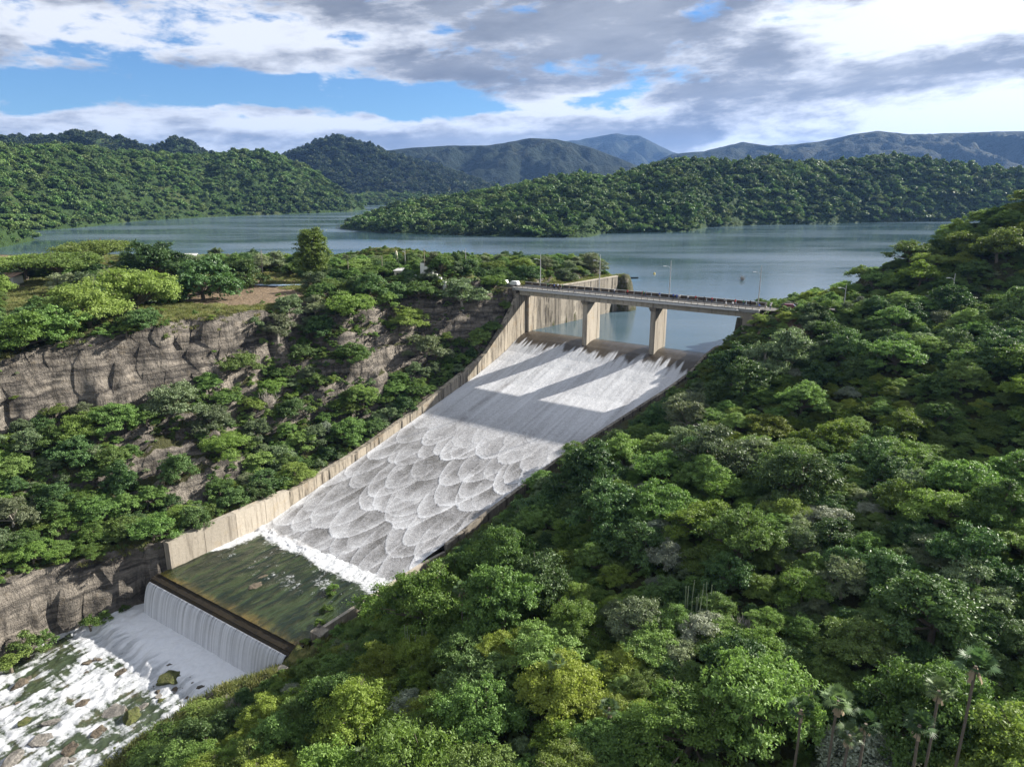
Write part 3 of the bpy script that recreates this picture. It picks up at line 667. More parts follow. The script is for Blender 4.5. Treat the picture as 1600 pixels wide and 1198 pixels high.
def build_basin():
    ns, nw = 150, 190
    S = np.repeat(np.linspace(108, 141.8, ns)[:, None], nw, 1); Wd = np.repeat(np.linspace(0.05, 44.1, nw)[None, :], ns, 0)
    wob = 4.0*(fbm(Wd*.22, S*.22, 33, 3)-.5)
    front = 118.0+0.09*Wd+wob
    foam = 0.9*(1.0-sst(S-front, -0.6, 2.6))*(1-0.25*sst(Wd, 15, 40))
    foam = np.maximum(foam, 0.85*(1-sst(S-(130+wob*1.5-1.4*Wd), -2, 3))*sst(6-Wd, 0, 5))
    patch = fbm(S*.16, Wd*.30, 35, 4)
    foam = np.maximum(foam, 0.46*sst(patch, 0.58, 0.72)*(1-sst(S, 126, 138)))
    foam = np.maximum(foam, 0.40*sst(fbm(S*.55, Wd*.8, 36, 3), 0.60, 0.74)*(1-sst(S, 128, 141)))
    lines = fbm(Wd*1.0+2.5*fbm(S*.12, Wd*.12, 46, 2), S*.22, 47, 4)
    amber = sst(S, 138, 143.0)*0.70+0.15*sst(fbm(S*.1, Wd*.12, 37, 3), .55, .7)+0.3*sst(Wd, 40, 44)-0.25*np.exp(-((Wd-22)/18)**2)*sst(-S, -140, -128)
    pts = L0+DV*S[..., None]+BV*Wd[..., None]
    pts[..., 2] = ZB+0.22*foam*fbm(S*.9, Wd*.9, 38, 3)*(1-sst(S, 128, 140))+0.14*(fbm(S*.5, Wd*.9, 39, 3)-.5)*2*(1-sst(S, 140, 143.5))
    me = mesh_np('basin_water', pts.reshape(-1, 3), grid_faces(ns, nw), dict(foam=('POINT', foam), amber=('POINT', amber), lines=('POINT', lines)), smooth=True)
    tag(link('basin_water', me, MATS['basin_water']), 'green and amber water of the stilling basin below the chute', 'water', kind='structure')
    # weir at the end of the basin: block with a wet lip
    wr = empty('weir', tuple(P(142.8, 22, -36)), label='concrete weir with dark wet lip at the end of the stilling basin', cat='weir')
    o = np.array(wr.location)
    m = MB(); m.hexa([P(141.70, -0.6, -37), P(143.20, -0.6, -37), P(143.20, 44.6, -37), P(141.70, 44.6, -37), P(141.70, -0.6, -28.02), P(143.20, -0.6, -28.5), P(143.20, 44.6, -28.5), P(141.70, 44.6, -28.02)])
    m.build('weir_body', MATS['concrete_wet'], wr, o)
    m = MB(); m.hexa([P(143.22, -0.6, -30.2), P(143.70, -0.6, -30.0), P(143.70, 44.6, -30.0), P(143.22, 44.6, -30.2), P(143.22, -0.6, -28.6), P(143.70, -0.6, -28.8), P(143.70, 44.6, -28.8), P(143.22, 44.6, -28.6)])
    m.build('lip', MATS['concrete_wet'], wr, o)
    # falling sheet
    nv, nw = 26, 330
    t = np.linspace(0, 1, nv)[:, None]; Wd = np.repeat(np.linspace(0.0, 42.8, nw)[None, :], nv, 0); t = np.repeat(t, nw, 1)
    zb = -35.1
    st = fbm(Wd*2.6, t*0.4, 41, 3); st2 = vn(Wd*7.0, t*0.5, 42)
    S = 143.75+2.3*np.sqrt(t+.003)+0.07*(st-.5)+0.05*(st2-.5)
    Zs = -28.72+(zb+28.72)*t**1.15
    foam = 0.50+0.20*sst(st, .35, .62)+0.36*(st2-.5)+0.22*t
    foam = np.where(t < 0.05, foam-.12, foam)
    pts = L0+DV*S[..., None]+BV*Wd[..., None]; pts[..., 2] = Zs
    me = mesh_np('waterfall', pts.reshape(-1, 3), grid_faces(nv, nw), dict(foam=('POINT', foam)), smooth=True)
    tag(link('waterfall', me, MATS['fall_water']), 'thin pale waterfall sheet dropping from the basin weir', 'water', kind='structure')
build_basin()
def river_z(s, w):
    step = 0.9*sst(s+0.6*(fbm(w*.3, s*.1, 80, 2)-.5)*8, 153, 156)
    return -35.1-step-0.03*(s-147)+0.7*(fbm(s*.16, w*.22, 81, 4)-.5)+0.25*(fbm(s*.7, w*.9, 82, 3)-.5)
def build_river():
    ns, nw = 300, 190
    S = np.repeat(np.linspace(144.0, 232, ns)[:, None], nw, 1); U = np.repeat(np.linspace(0, 1, nw)[None, :], ns, 0)
    a, b = w_riv_l(S)-1.0, w_riv_r(S)+2.0
    Wd = a+(b-a)*U
    Z = river_z(S, Wd)
    strm = fbm(S*.075, Wd*.22, 84, 4); strm2 = fbm(S*.22, Wd*.5, 85, 3)
    main = np.exp(-((Wd-(9-0.10*(S-150)))/9.0)**2)
    foam = 1-sst(S+5*(strm2-.5)*2, 156, 178)
    foam = np.maximum(foam*0.95, sst(strm+0.30*main-0.0010*(S-150), 0.44, 0.62)*0.95)
    foam = foam-0.35*sst(fbm(S*.18, Wd*.25, 86, 3), .55, .68)*sst(S, 154, 160)
    line = fbm(S*.9, Wd*.16, 88, 3); lanes = fbm(S*.10, Wd*1.3, 89, 3)
    foam = foam-0.22*sst(lanes, .5, .68)*sst(S, 149, 153)*(1-sst(S, 158, 175))-0.35*sst(line, .55, .7)*sst(S, 153, 157)
    foam = np.where(S < 150.0, np.maximum(foam, 1.0+.5*(lanes-.5)), foam)
    foam = foam+0.35*(1-sst(S, 149, 156))
    foam = foam*(1-0.45*sst(Wd, 25, 32)*sst(S, 158, 166))
    thr = fbm(S*.28+1.5*fbm(S*.1, Wd*.2, 92, 2), Wd*1.1, 93, 4)
    foam = foam-0.36*sst(thr, .45, .72)*sst(S, 150, 160)-0.05*sst(S, 165, 200)+0.10*sst(S, 150, 158)
    pts = L0+DV*S[..., None]+BV*Wd[..., None]; pts[..., 2] = Z+0.30*np.clip(foam, 0, 1)*strm2+0.35*(fbm(S*1.1, Wd*1.3, 94, 3)-.5)*sst(S, 147, 150)
    me = mesh_np('river', pts.reshape(-1, 3), grid_faces(ns, nw), dict(foam=('POINT', foam)), smooth=True)
    tag(link('river', me, MATS['river_water']), 'foaming rapids of the rocky river below the weir', 'river', kind='structure')
build_river()

# ------------------------------------------------------------------ plants: one mesh per kind, shared by every copy
def leaf_mesh(name, C, N, size, rng, tint, aspect=0.5, droop=0.0):
    """C (n,3) leaf centres, N (n,3) leaf normals -> one rhombic blade each"""
    n = len(C)
    N = N/np.linalg.norm(N, axis=1, keepdims=True)
    R = rng.normal(size=(n, 3)); A = np.cross(N, R); A /= np.linalg.norm(A, axis=1, keepdims=True)
    Bq = np.cross(N, A)
    sz = np.asarray(size)*(0.65+0.7*rng.random(n)); L = A*sz[:, None]; Wd = Bq*(sz*aspect)[:, None]
    dz = np.array([0, 0, -1.0])*(droop*sz)[:, None]
    V = np.stack([C-L, C+Wd-dz*.3, C+L+dz, C-Wd-dz*.3], 1).reshape(-1, 3)
    F = np.arange(4*n).reshape(n, 4)
    return V, F, tint
def crown_mesh(name, seed, R, H, z0, lobes, clumps, leaves, size, shape='dome', flat=0.6, clump_r=0.8, spread=1.0, aspect=0.5, up=0.5):
    rng = np.random.default_rng(seed)
    cl = []; lob = []
    for i in range(lobes):
        if shape == 'umbrella':
            a = rng.random()*6.283; r = R*0.78*math.sqrt(rng.random()); c = np.array([r*math.cos(a), r*math.sin(a), z0+H*(0.62-0.28*(r/R)**2+0.22*rng.random())]); rr = R*(0.26+0.16*rng.random())
        elif shape == 'tall':
            t = (i+0.5)/lobes; a = rng.random()*6.283; prof = math.sin(math.pi*min(0.12+t*0.74, 1))**0.55; a = i*2.4; r = R*0.52*prof*(.6+.4*rng.random())
            c = np.array([r*math.cos(a), r*math.sin(a), z0+H*(0.06+0.84*t)]); rr = R*(0.40+0.14*rng.random())*max(prof, .5)
        else:
            a = i*2.4+rng.random(); r = R*0.80*math.sqrt((i+.3)/lobes)*(0.72+0.5*rng.random()); c = np.array([r*math.cos(a), r*math.sin(a), z0+H*(0.08+0.70*max(1-(r/R)**1.6, .05)*(0.40+0.70*rng.random())+0.12*rng.random())]); rr = R*(0.19+0.24*rng.random())
        lob.append((c, rr))
    for c, rr in lob:
        for _ in range(max(3, clumps//lobes)):
            d = rng.normal(size=3); d /= np.linalg.norm(d)
            if d[2] < -0.45: d[2] *= -0.7
            rad = rr*(0.72+0.4*rng.random())*spread
            p = c+d*rad*np.array([1, 1, flat])
            cl.append((p, d, 0.6+0.7*rng.random()))
    C, N, tint = [], [], []; core = []
    for c, rr in lob:
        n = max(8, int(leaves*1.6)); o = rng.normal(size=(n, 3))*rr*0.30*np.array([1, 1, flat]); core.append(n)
        C.append(c+o); N.append(rng.normal(size=(n, 3))+np.array([0, 0, .3])); tint.append(0.15*rng.random(n))  # core leaves added to block light; dark tint paints the inner shade
    for p, d, q in cl:
        n = max(6, int(leaves*q)); r = clump_r*(0.6+0.6*rng.random())
        o = rng.normal(size=(n, 3))*np.array([1, 1, 0.45])*r*0.6
        C.append(p+o); nn = d*0.65+np.array([0, 0, up*.6])+rng.normal(size=(n, 3))*0.65; N.append(nn)
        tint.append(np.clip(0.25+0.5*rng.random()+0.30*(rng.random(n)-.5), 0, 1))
    C = np.concatenate(C); N = np.concatenate(N); tint = np.concatenate(tint)
    sz = np.full(len(C), size); sz[:sum(core)] *= 1.7
    V, F, tint = leaf_mesh(name, C, N, sz, rng, tint, aspect)
    return mesh_np(name, V, F, dict(tint=('FACE', tint))), lob
def trunk_mesh(name, seed, lob, r0, z0, lean=0.3, n=7):
    rng = random.Random(seed); m = MB()
    bx, by = (rng.random()-.5)*lean*2, (rng.random()-.5)*lean*2
    fork = z0*(0.75+0.1*rng.random())
    m.tube([(0, 0, -0.9), (0, 0, 0), (bx*.5, by*.5, fork*.55), (bx, by, fork)], [r0*1.5, r0*1.15, r0*.9, r0*.75], n)
    for c, rr in lob:
        mid = (bx*.5+c[0]*.45+(rng.random()-.5)*.5, by*.5+c[1]*.45+(rng.random()-.5)*.5, fork+(c[2]-fork)*.55)
        m.tube([(bx, by, fork-.1), mid, (c[0], c[1], c[2])], [r0*.5, r0*.32, r0*.12], 5, cap=False)
        for k in range(2):
            e = (c[0]+rng.uniform(-1, 1)*rr*.8, c[1]+rng.uniform(-1, 1)*rr*.8, c[2]+rng.uniform(.1, .6)*rr)
            m.tube([mid, ((mid[0]+e[0])/2, (mid[1]+e[1])/2, (mid[2]+e[2])/2+.2), e], [r0*.24, r0*.14, r0*.05], 4, cap=False)
    return m.mesh(name)
KIND = {}   # kind -> list of (crown mesh, trunk mesh, radius, height)
def kind(k, mat, variants, bark='bark', **kw):
    KIND[k] = []
    for i, (R, H, z0, seed) in enumerate(variants):
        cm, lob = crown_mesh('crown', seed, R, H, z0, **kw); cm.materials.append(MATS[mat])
        tm = trunk_mesh('trunk', seed, lob, 0.05*R+0.05, z0+H*.25); tm.materials.append(MATS[bark])
        KIND[k].append((cm, tm, R, z0+H))
kind('broad', 'leaf_mid', [(4.6, 5.6, 0.7, 1), (5.0, 5.0, 0.9, 2), (4.2, 6.0, 0.6, 3), (4.6, 5.2, 0.8, 4)], lobes=19, clumps=380, leaves=52, size=0.125, clump_r=0.38)
kind('round', 'leaf_dark', [(4.0, 6.6, 0.3, 11), (4.4, 6.0, 0.4, 12), (4.2, 6.4, 0.3, 13)], lobes=21, clumps=400, leaves=40, size=0.15, clump_r=0.36, flat=0.85, aspect=0.42)
kind('feather', 'leaf_light', [(4.4, 4.9, 0.8, 21), (4.0, 5.2, 0.6, 22), (4.6, 4.6, 0.8, 23)], lobes=19, clumps=340, leaves=64, size=0.105, clump_r=0.42, flat=0.5, up=0.8)
kind('yellow', 'leaf_yellow', [(4.6, 4.8, 0.9, 31), (4.2, 5.2, 0.8, 32)], lobes=19, clumps=330, leaves=58, size=0.115, clump_r=0.40, flat=0.5, up=0.7)
kind('grey', 'leaf_grey', [(3.8, 5.4, 0.6, 41), (4.2, 5.2, 0.6, 42)], lobes=18, clumps=330, leaves=50, size=0.12, clump_r=0.38, bark='bark_pale')
kind('silver', 'leaf_silver', [(3.4, 5.0, 1.0, 51), (3.8, 4.6, 1.0, 52)], lobes=15, clumps=240, leaves=44, size=0.125, clump_r=0.46, aspect=0.6, bark='bark_pale')
kind('umbrella', 'leaf_light', [(6.4, 4.0, 2.4, 61), (5.6, 3.6, 2.2, 62)], lobes=26, clumps=330, leaves=54, size=0.16, shape='umbrella', flat=0.30, clump_r=0.7, up=1.1)
kind('tall', 'leaf_light', [(4.6, 12.0, 2.0, 71)], lobes=26, clumps=520, leaves=46, size=0.19, shape='tall', clump_r=0.62, flat=0.85)
kind('shrub', 'leaf_mid', [(1.9, 2.4, 0.0, 81), (1.7, 2.8, 0.0, 82)], lobes=8, clumps=80, leaves=34, size=0.12, clump_r=0.32)
kind('shrub_light', 'leaf_light', [(1.9, 2.4, 0.0, 91), (2.1, 2.2, 0.0, 92)], lobes=8, clumps=80, leaves=38, size=0.11, clump_r=0.32)
kind('shrub_grey', 'leaf_grey', [(1.8, 2.4, 0.0, 95)], lobes=8, clumps=70, leaves=34, size=0.11, clump_r=0.34)
WORDS = dict(broad='mid green tree', round='dark green tree', feather='feathery light green tree', yellow='yellow green tree', grey='grey green tree',
             silver='silvery tree', umbrella='flat topped umbrella tree', tall='tall upright green tree', shrub='green bush', shrub_light='bright green bush', shrub_grey='grey green bush')
NAMES = dict(shrub='bush', shrub_light='bush', shrub_grey='bush')
PLANTED = []
def plant(k, x, y, z, scale, label, group, sz=1.0, bush=False, rng=random.Random(1)):
    v = rng.choice(KIND[k]); cm, tm, R, Hh = v
    nm = 'bush' if bush else NAMES.get(k, 'tree')
    r = empty(nm, (x, y, z), rng.random()*6.283, label, 'bush' if nm == 'bush' else 'tree', group)
    f = scale*(0.92+0.16*rng.random())
    r.scale = (f*(0.92+.16*rng.random()), f*(0.92+.16*rng.random()), f*sz)
    c = bpy.data.objects.new('crown', cm); COL.objects.link(c); c.parent = r
    t = bpy.data.objects.new('trunk', tm); COL.objects.link(t); t.parent = r
    PLANTED.append((x, y, R*scale)); return r

# regions of the picture that must stay open, given as sight-line windows on the ground
OPEN = [[(262, 880), (425, 828), (560, 735), (700, 630), (800, 535), (825, 505), (1092, 550), (1076, 588), (985, 655), (900, 712), (850, 742), (760, 815), (700, 862), (640, 900), (560, 950), (492, 985), (440, 1030), (240, 905)],
        [(0, 1012), (60, 985), (160, 950), (235, 905), (440, 1035), (400, 1050), (330, 1090), (240, 1110), (160, 1160), (140, 1198), (0, 1198)],
        [(262, 846), (440, 770), (560, 705), (700, 602), (760, 548), (800, 480), (812, 452), (900, 455), (1190, 492), (1175, 497), (1142, 502), (1095, 562), (1075, 590), (820, 540), (425, 832), (262, 890)]]
def blocks_view(x, y, z, r, h):
    """does a plant of radius r and height h hide one of the open windows?"""
    for dx, dz in ((0, h*.95), (-r*.8, h*.6), (r*.8, h*.6), (0, h*.5), (-r*.5, h*.85), (r*.5, h*.85), (-r*.9, h*.4), (r*.9, h*.4)):
        px, py, d = proj(x+dx, y, z+dz)
        for q in OPEN:
            if bool(in_poly(px, py, q)): return True
    return False
def scatter(n, gen, rmin, rmax, pack, seed, ok, power=1.0):
    rng = np.random.default_rng(seed); out = []; cell = {}
    cs = rmax*2
    for _ in range(n):
        x, y = gen(rng)
        r = rmin+(rmax-rmin)*rng.random()**power
        i, j = int(x//cs), int(y//cs); bad = False
        for a in (-1, 0, 1):
            for b in (-1, 0, 1):
                for (qx, qy, qr) in cell.get((i+a, j+b), ()):
                    if (qx-x)**2+(qy-y)**2 < (pack*(r+qr))**2: bad = True; break
                if bad: break
            if bad: break
        if bad: continue
        z = float(TZ(x, y))
        if not ok(x, y, z, r): continue
        cell.setdefault((i, j), []).append((x, y, r)); out.append((x, y, z, r))
    return out

SSUN = float(np.dot(DV[:2], [math.sin(SUN_AZ), math.cos(SUN_AZ)])); WSUN = float(np.dot(BV[:2], [math.sin(SUN_AZ), math.cos(SUN_AZ)])); TSUN = math.tan(SUN_EL)
DD = np.arange(2, 80, 1.5)
def shades_chute(x, y, top):
    """would its shadow reach the sunlit part of the chute?"""
    s, w = SW(x, y); s2, w2, z2 = s-SSUN*DD, w-WSUN*DD, top-TSUN*DD
    return bool(np.any((s2 > 8) & (s2 < 108) & (w2 > 20) & (w2 < w_right(s2)-3.5) & (z2 > z_floor(s2)-1.5) & (z2 < z_floor(s2)+1.5)))
# ---- the forest on the slope to the right of the chute
def in_view(x, y, z, m=90):
    px, py, d = proj(x, y, z+4)
    return d > 5 and -m < px < 1600+m and py < 1198+m*1.6
def ok_right(x, y, z, r):
    s, w = SW(x, y)
    if w < w_right(s)+3.0+r*.35 or z < 0.8 and s < -2: return False
    if s > 141 and w < w_riv_r(s)+15: return False
    if s > 112 and w < 50 and r > 2.2: return False
    if abs(s-road_right(w)) < 3.5+r*.5 and 60 < w: return False
    if not in_view(x, y, z): return False
    if s < 44 and w < w_right(s)+10 and r > 2.4: return False
    k = r/4.3
    if shades_chute(x, y, z+6.0*k): return False
    return not blocks_view(x, y, z, r, 7.0*k)
forest = scatter(42000, lambda g: (g.uniform(-70, 300), g.uniform(22, 330)), 1.6, 6.6, 0.53, 77, ok_right, 1.7)
rnd = random.Random(4)
def species(x, y, r):
    q = float(fbm(x*.035, y*.035, 91, 3)); h = rnd.random()
    if y > 205: return 'feather' if h < .5 else ('yellow' if h < .72 else 'broad')
    if h < .03 and r < 4: return 'silver'
    if q > .56: return 'yellow' if h < .5 else ('feather' if h < .75 else 'broad')
    if q > .47: return 'broad' if h < .46 else ('grey' if h < .58 else ('feather' if h < .82 else 'round'))
    return 'round' if h < .36 else ('broad' if h < .78 else ('grey' if h < .9 else 'feather'))
forest = [(x, y, z, r, species(x, y, r)) for x, y, z, r in forest]
def seen_size(t):
    px, py, d = proj(t[0], t[1], t[2]+4)
    inside = (-20 < px < 1620) and (py < 1240)
    return (t[3]/d) if inside else 0.0
def zone_right(x, y):
    px, py, d = proj(x, y, float(TZ(x, y))+4); s, w = SW(x, y)
    if s > 143 and w < 66: return 'above the river bank'
    if w < w_right(s)+13: return 'beside the chute'
    if y > 196: return 'on the hill above the road'
    if py < 640: return 'just below the road' if px > 1250 else 'below the bridge end'
    if py > 1040: return 'in the bottom right corner' if px > 1200 else ('at the bottom edge' if px > 700 else 'at the bottom left')
    if px > 1330: return 'near the right edge'
    if py > 850: return 'in the near forest' if px > 950 else 'near the stilling basin'
    return 'on the middle slope'
def ordw(i):
    a = ['first', 'second', 'third', 'fourth', 'fifth', 'sixth', 'seventh', 'eighth', 'ninth', 'tenth', 'eleventh', 'twelfth', 'thirteenth', 'fourteenth', 'fifteenth', 'sixteenth', 'seventeenth', 'eighteenth', 'nineteenth']
    if i < 19: return a[i]
    n = i+1; tens = {2: 'twent', 3: 'thirt', 4: 'fort', 5: 'fift', 6: 'sixt', 7: 'sevent', 8: 'eight', 9: 'ninet'}[n//10]
    return tens+'ieth' if n % 10 == 0 else tens+'y-'+a[n % 10-1]
def plant_labelled(items, bush, group):
    """items: (kind, x, y, z, scale, stretch, words, zone); look-alikes of one zone are told apart by their order in the picture"""
    d = {}
    for it in items: d.setdefault(it[6]+' '+it[7], []).append(it)
    for lab, lst in d.items():
        lst.sort(key=lambda q: proj(q[1], q[2], q[3]+3)[0])
        for i, (k, x, y, z, sc, st, wd, zn) in enumerate(lst):
            n = len(lst)
            tail = '' if n == 1 else ((', left one of two' if i == 0 else ', right one of two') if n == 2 else (', leftmost of its kind' if i == 0 else (', rightmost of its kind' if i == n-1 else f', {ordw(i)} from left')))
            plant(k, x, y, z, sc, lab+tail, group, st, bush)
forest.sort(key=seen_size, reverse=True)
N_RIGHT = 235
REST = forest[N_RIGHT:]
items = []
for x, y, z, r, k in forest[:N_RIGHT]:
    R = KIND[k][0][2]; size = 'large' if r > 4.8 else ('small' if r < 3.2 else 'medium')
    items.append((k, x, y, z-0.3, r/R*1.14, 0.85+rnd.random()*.4, f'{size} {WORDS[k]}', zone_right(x, y)))
plant_labelled(items, False, 'trees of the forest on the right slope')

# ---- single trees of the left plateau, one by one (picture x, picture y of the foot, crown width in picture units)
ONE = [
 ('umbrella', 42, 440, 112, 'wide flat topped tree above the white house at the left edge', 0.8),
 ('umbrella', 152, 424, 104, 'flat topped tree on the lake shore right of the white house', 0.85),
 ('umbrella', 98, 446, 128, 'nearest flat topped tree, in front of the lake shore at left', 0.8),
 ('round', 244, 432, 84, 'dark leafy round tree standing against the lake left of the mango', 0.95),
 ('round', 318, 468, 96, 'big dense dark mango like tree on the bare ground of the plateau', 1.0),
 ('round', 378, 450, 74, 'dark tree just right of the big mango like tree', 1.0),
 ('grey', 318, 424, 46, 'thin grey green tree behind the big dark tree by the lake', 1.0),
 ('tall', 491, 442, 52, 'tall solitary tree standing highest on the left plateau', 1.0),
 ('round', 534, 452, 34, 'small dark rounded tree right of the tall solitary tree', 0.9),
 ('feather', 218, 490, 122, 'big rounded feathery tree on the cliff rim, left of the bare ground', 1.25),
 ('feather', 140, 512, 128, 'wide light green tree on the cliff rim above the rock ledges', 1.1),
 ('feather', 40, 545, 130, 'light green spreading tree at the left edge above the cliff', 1.0),
 ('broad', 92, 528, 100, 'mid green tree wedged between two light ones on the cliff rim', 1.0),
 ('broad', 560, 428, 56, 'dark green tree left of the small cream building', 0.9),
 ('round', 602, 428, 44, 'dark tree behind the small cream building', 0.8),
 ('broad', 585, 424, 50, 'green tree between the tall solitary tree and the cream building', 0.8),
 ('grey', 925, 426, 46, 'grey thin crowned tree at the tip of the headland', 1.1),
 ('yellow', 715, 422, 50, 'bright yellow green tree on the rock knob by the road', 0.7),
 ('broad', 655, 466, 64, 'green tree below the pickup on the cliff rim', 0.8),
 ('grey', 722, 474, 74, 'grey green tree in front of the rock knob beside the road', 0.8),
 ('feather', 770, 452, 50, 'feathery tree at the roadside left of the white car', 0.9),
 ('feather', 545, 500, 92, 'light green tree on the cliff top below the tall solitary tree', 1.0),
 ('feather', 640, 508, 62, 'bright rounded tree half way down the cliff', 0.9),
 ('grey', 665, 560, 70, 'grey green tree on the cliff face above the spillway wall', 0.9),
 ('broad', 370, 585, 70, 'green tree on a cliff ledge right of the bare rock', 0.9),
 ('grey', 275, 648, 100, 'wide grey green tree on the ledge under the bare rock', 0.9),
 ('broad', 180, 672, 86, 'leafy tree leaning out of the cliff at left, under the ledges', 0.9),
 ('feather', 352, 715, 66, 'light green tree clinging to the rock above the basin wall', 1.1),
 ('broad', 545, 690, 66, 'rounded green tree behind the middle of the spillway wall', 1.0),
 ('round', 190, 770, 50, 'ivy covered dark column of leaves on the lower cliff', 1.6),
 ('silver', 505, 680, 34, 'small silvery tree behind the spillway wall', 1.0),
 ('broad', 848, 765, 62, 'dark tree leaning over the right edge of the chute', 0.9),
 ('feather', 905, 720, 72, 'light green tree overhanging the right edge of the chute', 0.9),
 ('yellow', 690, 985, 120, 'bright yellow green tree nearest the basin, in full sun', 1.0),
 ('feather', 610, 965, 110, 'light green rounded tree next to the stilling basin wall', 0.9),
 ('feather', 330, 1130, 110, 'feathery green bush on the bank right of the rapids', 0.7), ('feather', 262, 1175, 120, 'low feathery bush on the bank at the bottom left', 0.6), ('broad', 245, 1198, 90, 'dark bush in the bottom corner of the river bank', 0.7),
]
for k, px, py, wpx, lab, sz in ONE:
    x, y, z = hit(px, py); d = proj(x, y, z)[2]
    R = KIND[k][0][2]; sc = wpx/FPX*d*0.5/R; plant(k, x, y, z-(0.3 if k in ('tall', 'umbrella') else 0.3+.22*R*sc), sc*1.06, lab, None, sz)
ONE_XY = list(PLANTED[-len(ONE):])

# ---- bushes and small trees on the left cliff, plateau and headland
BARE = [[(0, 545), (60, 535), (130, 545), (200, 520), (300, 500), (390, 492), (400, 545), (340, 575), (330, 600), (215, 640), (100, 640), (0, 655)],
        [(200, 695), (300, 680), (330, 720), (320, 790), (225, 790)], [(560, 535), (640, 525), (640, 585), (570, 600)], [(700, 490), (760, 462), (795, 470), (745, 545), (700, 540)],
        [(0, 905), (250, 850), (240, 940), (0, 1025)], [(240, 425), (470, 425), (480, 470), (390, 492), (240, 500)], [(0, 430), (90, 440), (120, 500), (0, 520)]]
def ok_left(x, y, z, r):
    s, w = SW(x, y)
    lim = w_lake(s)-7 if s < -1 else -1.2-r*.45
    if w > lim or z < 1.5 and y > 240: return False
    if s > 140 and w > w_riv_l(s)-4.0: return False
    if abs(s-4.5) < 5.0 and -62 < w: return False
    px, py, d = proj(x, y, z+1.0)
    if not (-40 < px < 1010 and py < 960): return False
    pz = proj(x, y, z)
    for q in BARE:
        if bool(in_poly(pz[0], pz[1], q)) and float(vn(x*.35, y*.35, 7)) < .93: return False
    if z > 13 and 225 < px < 490 and s > 20 and y < 262: return False
    if 232 < y < 262 and x < -40 and float(vn(x*.1, y*.1, 3)) < .5: return False
    for qx, qy, qr in ONE_XY:
        if (qx-x)**2+(qy-y)**2 < (qr*.75+r*.5)**2: return False
    top = proj(x, y, z+1.45*r)[1]
    if top < (392 if px > 190 else 402)+6*float(vn(x*.2, y*.2, 5)) and y > 215: return False
    return not blocks_view(x, y, z, r, 1.5*r)
left = scatter(30000, lambda g: (g.uniform(-200, 60), g.uniform(120, 330)), 1.2, 4.5, 0.52, 78, ok_left, 1.1)
left.sort(key=seen_size, reverse=True)
def zone_left(x, y, z):  # short names of places
    s, w = SW(x, y); px, py, d = proj(x, y, z+1)
    if s < -1: return 'on the headland'
    if y > 232 and z > 12: return 'on the plateau'
    if z > 12: return 'along the cliff rim'
    if w > -11: return 'behind the spillway wall' if px > 260 else 'above the river rock wall'
    if px < 260: return 'on the lower left cliff'
    return 'on the middle cliff' if px < 560 else 'on the cliff near the bridge'
N_LEFT = 280
items = []
for i, (x, y, z, r) in enumerate(left):
    h = rnd.random()
    if r > 2.0: k = 'broad' if h < .36 else ('round' if h < .54 else ('feather' if h < .80 else 'grey'))
    else: k = 'shrub' if h < .45 else ('shrub_light' if h < .80 else 'shrub_grey')
    if i >= N_LEFT: REST.append((x, y, z, r, k)); continue
    R = KIND[k][0][2]; size = 'small ' if r < 1.6 else ('big ' if r > 2.9 else '')
    items.append((k, x, y, z-0.2-.16*r, r/R*1.2, 0.85+rnd.random()*.4, size+WORDS[k].replace('tree', 'bush'), zone_left(x, y, z)))
plant_labelled(items, True, 'bushes on the left cliff and plateau')

# ---- fan palms, columnar cacti, bare bushes
def palm_meshes(seed, h, R):
    rng = np.random.default_rng(seed); rr = random.Random(seed)
    V, F, tint = [], [], []
    for i in range(26):
        az = rng.random()*6.283; elv = math.radians(-25+105*rng.random()**0.8); L = R*(0.45+0.25*rng.random())
        d = np.array([math.cos(az)*math.cos(elv), math.sin(az)*math.cos(elv), math.sin(elv)]); hub = np.array([0, 0, h])+d*L
        side = np.cross(d, [0, 0, 1]); side /= np.linalg.norm(side)+1e-6; upv = np.cross(side, d)
        tt = rng.random(); n = 13
        for k in range(n):
            a = math.radians(-105+210*k/(n-1)); dirv = d*math.cos(a)+side*math.sin(a); ln = R*(0.52+0.12*rng.random())*(1-0.25*abs(a)/1.9)
            wv = (d*-math.sin(a)+side*math.cos(a))*ln*0.075
            tip = hub+dirv*ln+np.array([0, 0, -0.28*ln*(0.4+rng.random()*.6)])+upv*0.05
            b = len(V); V += [hub, hub+dirv*ln*.5+wv, tip, hub+dirv*ln*.5-wv]; F.append((b, b+1, b+2, b+3)); tint.append(tt*.6+.4*rng.random())
    fr = mesh_np('fronds', np.array(V), np.array(F), dict(tint=('FACE', tint))); fr.materials.append(MATS['leaf_palm'])
    V, F = [], []
    for i in range(12):
        az = rng.random()*6.283; b = len(V); l = R*(.5+.3*rng.random()); c = np.array([math.cos(az), math.sin(az), 0]); sd = np.array([-math.sin(az), math.cos(az), 0])*.16
        t0 = np.array([0, 0, h-.1])+c*.12; V += [t0-sd*.4, t0+sd*.4, t0+c*l*.45+np.array([0, 0, -l])+sd, t0+c*l*.45+np.array([0, 0, -l])-sd]; F.append((b, b+1, b+2, b+3))
    sk = mesh_np('dead_fronds', np.array(V), np.array(F), dict(tint=('FACE', np.ones(len(F))*.5))); sk.materials.append(MATS['dead_frond'])
    m = MB(); m.tube([(0, 0, -1), (0.05, 0, h*.3), (0.10, 0.05, h*.7), (0, 0, h)], [.16, .13, .12, .13], 7); tr = m.mesh('trunk'); tr.materials.append(MATS['bark'])
    return fr, sk, tr
PALM = [palm_meshes(1, 6.0, 1.6), palm_meshes(2, 7.5, 1.6), palm_meshes(3, 4.5, 1.7)]
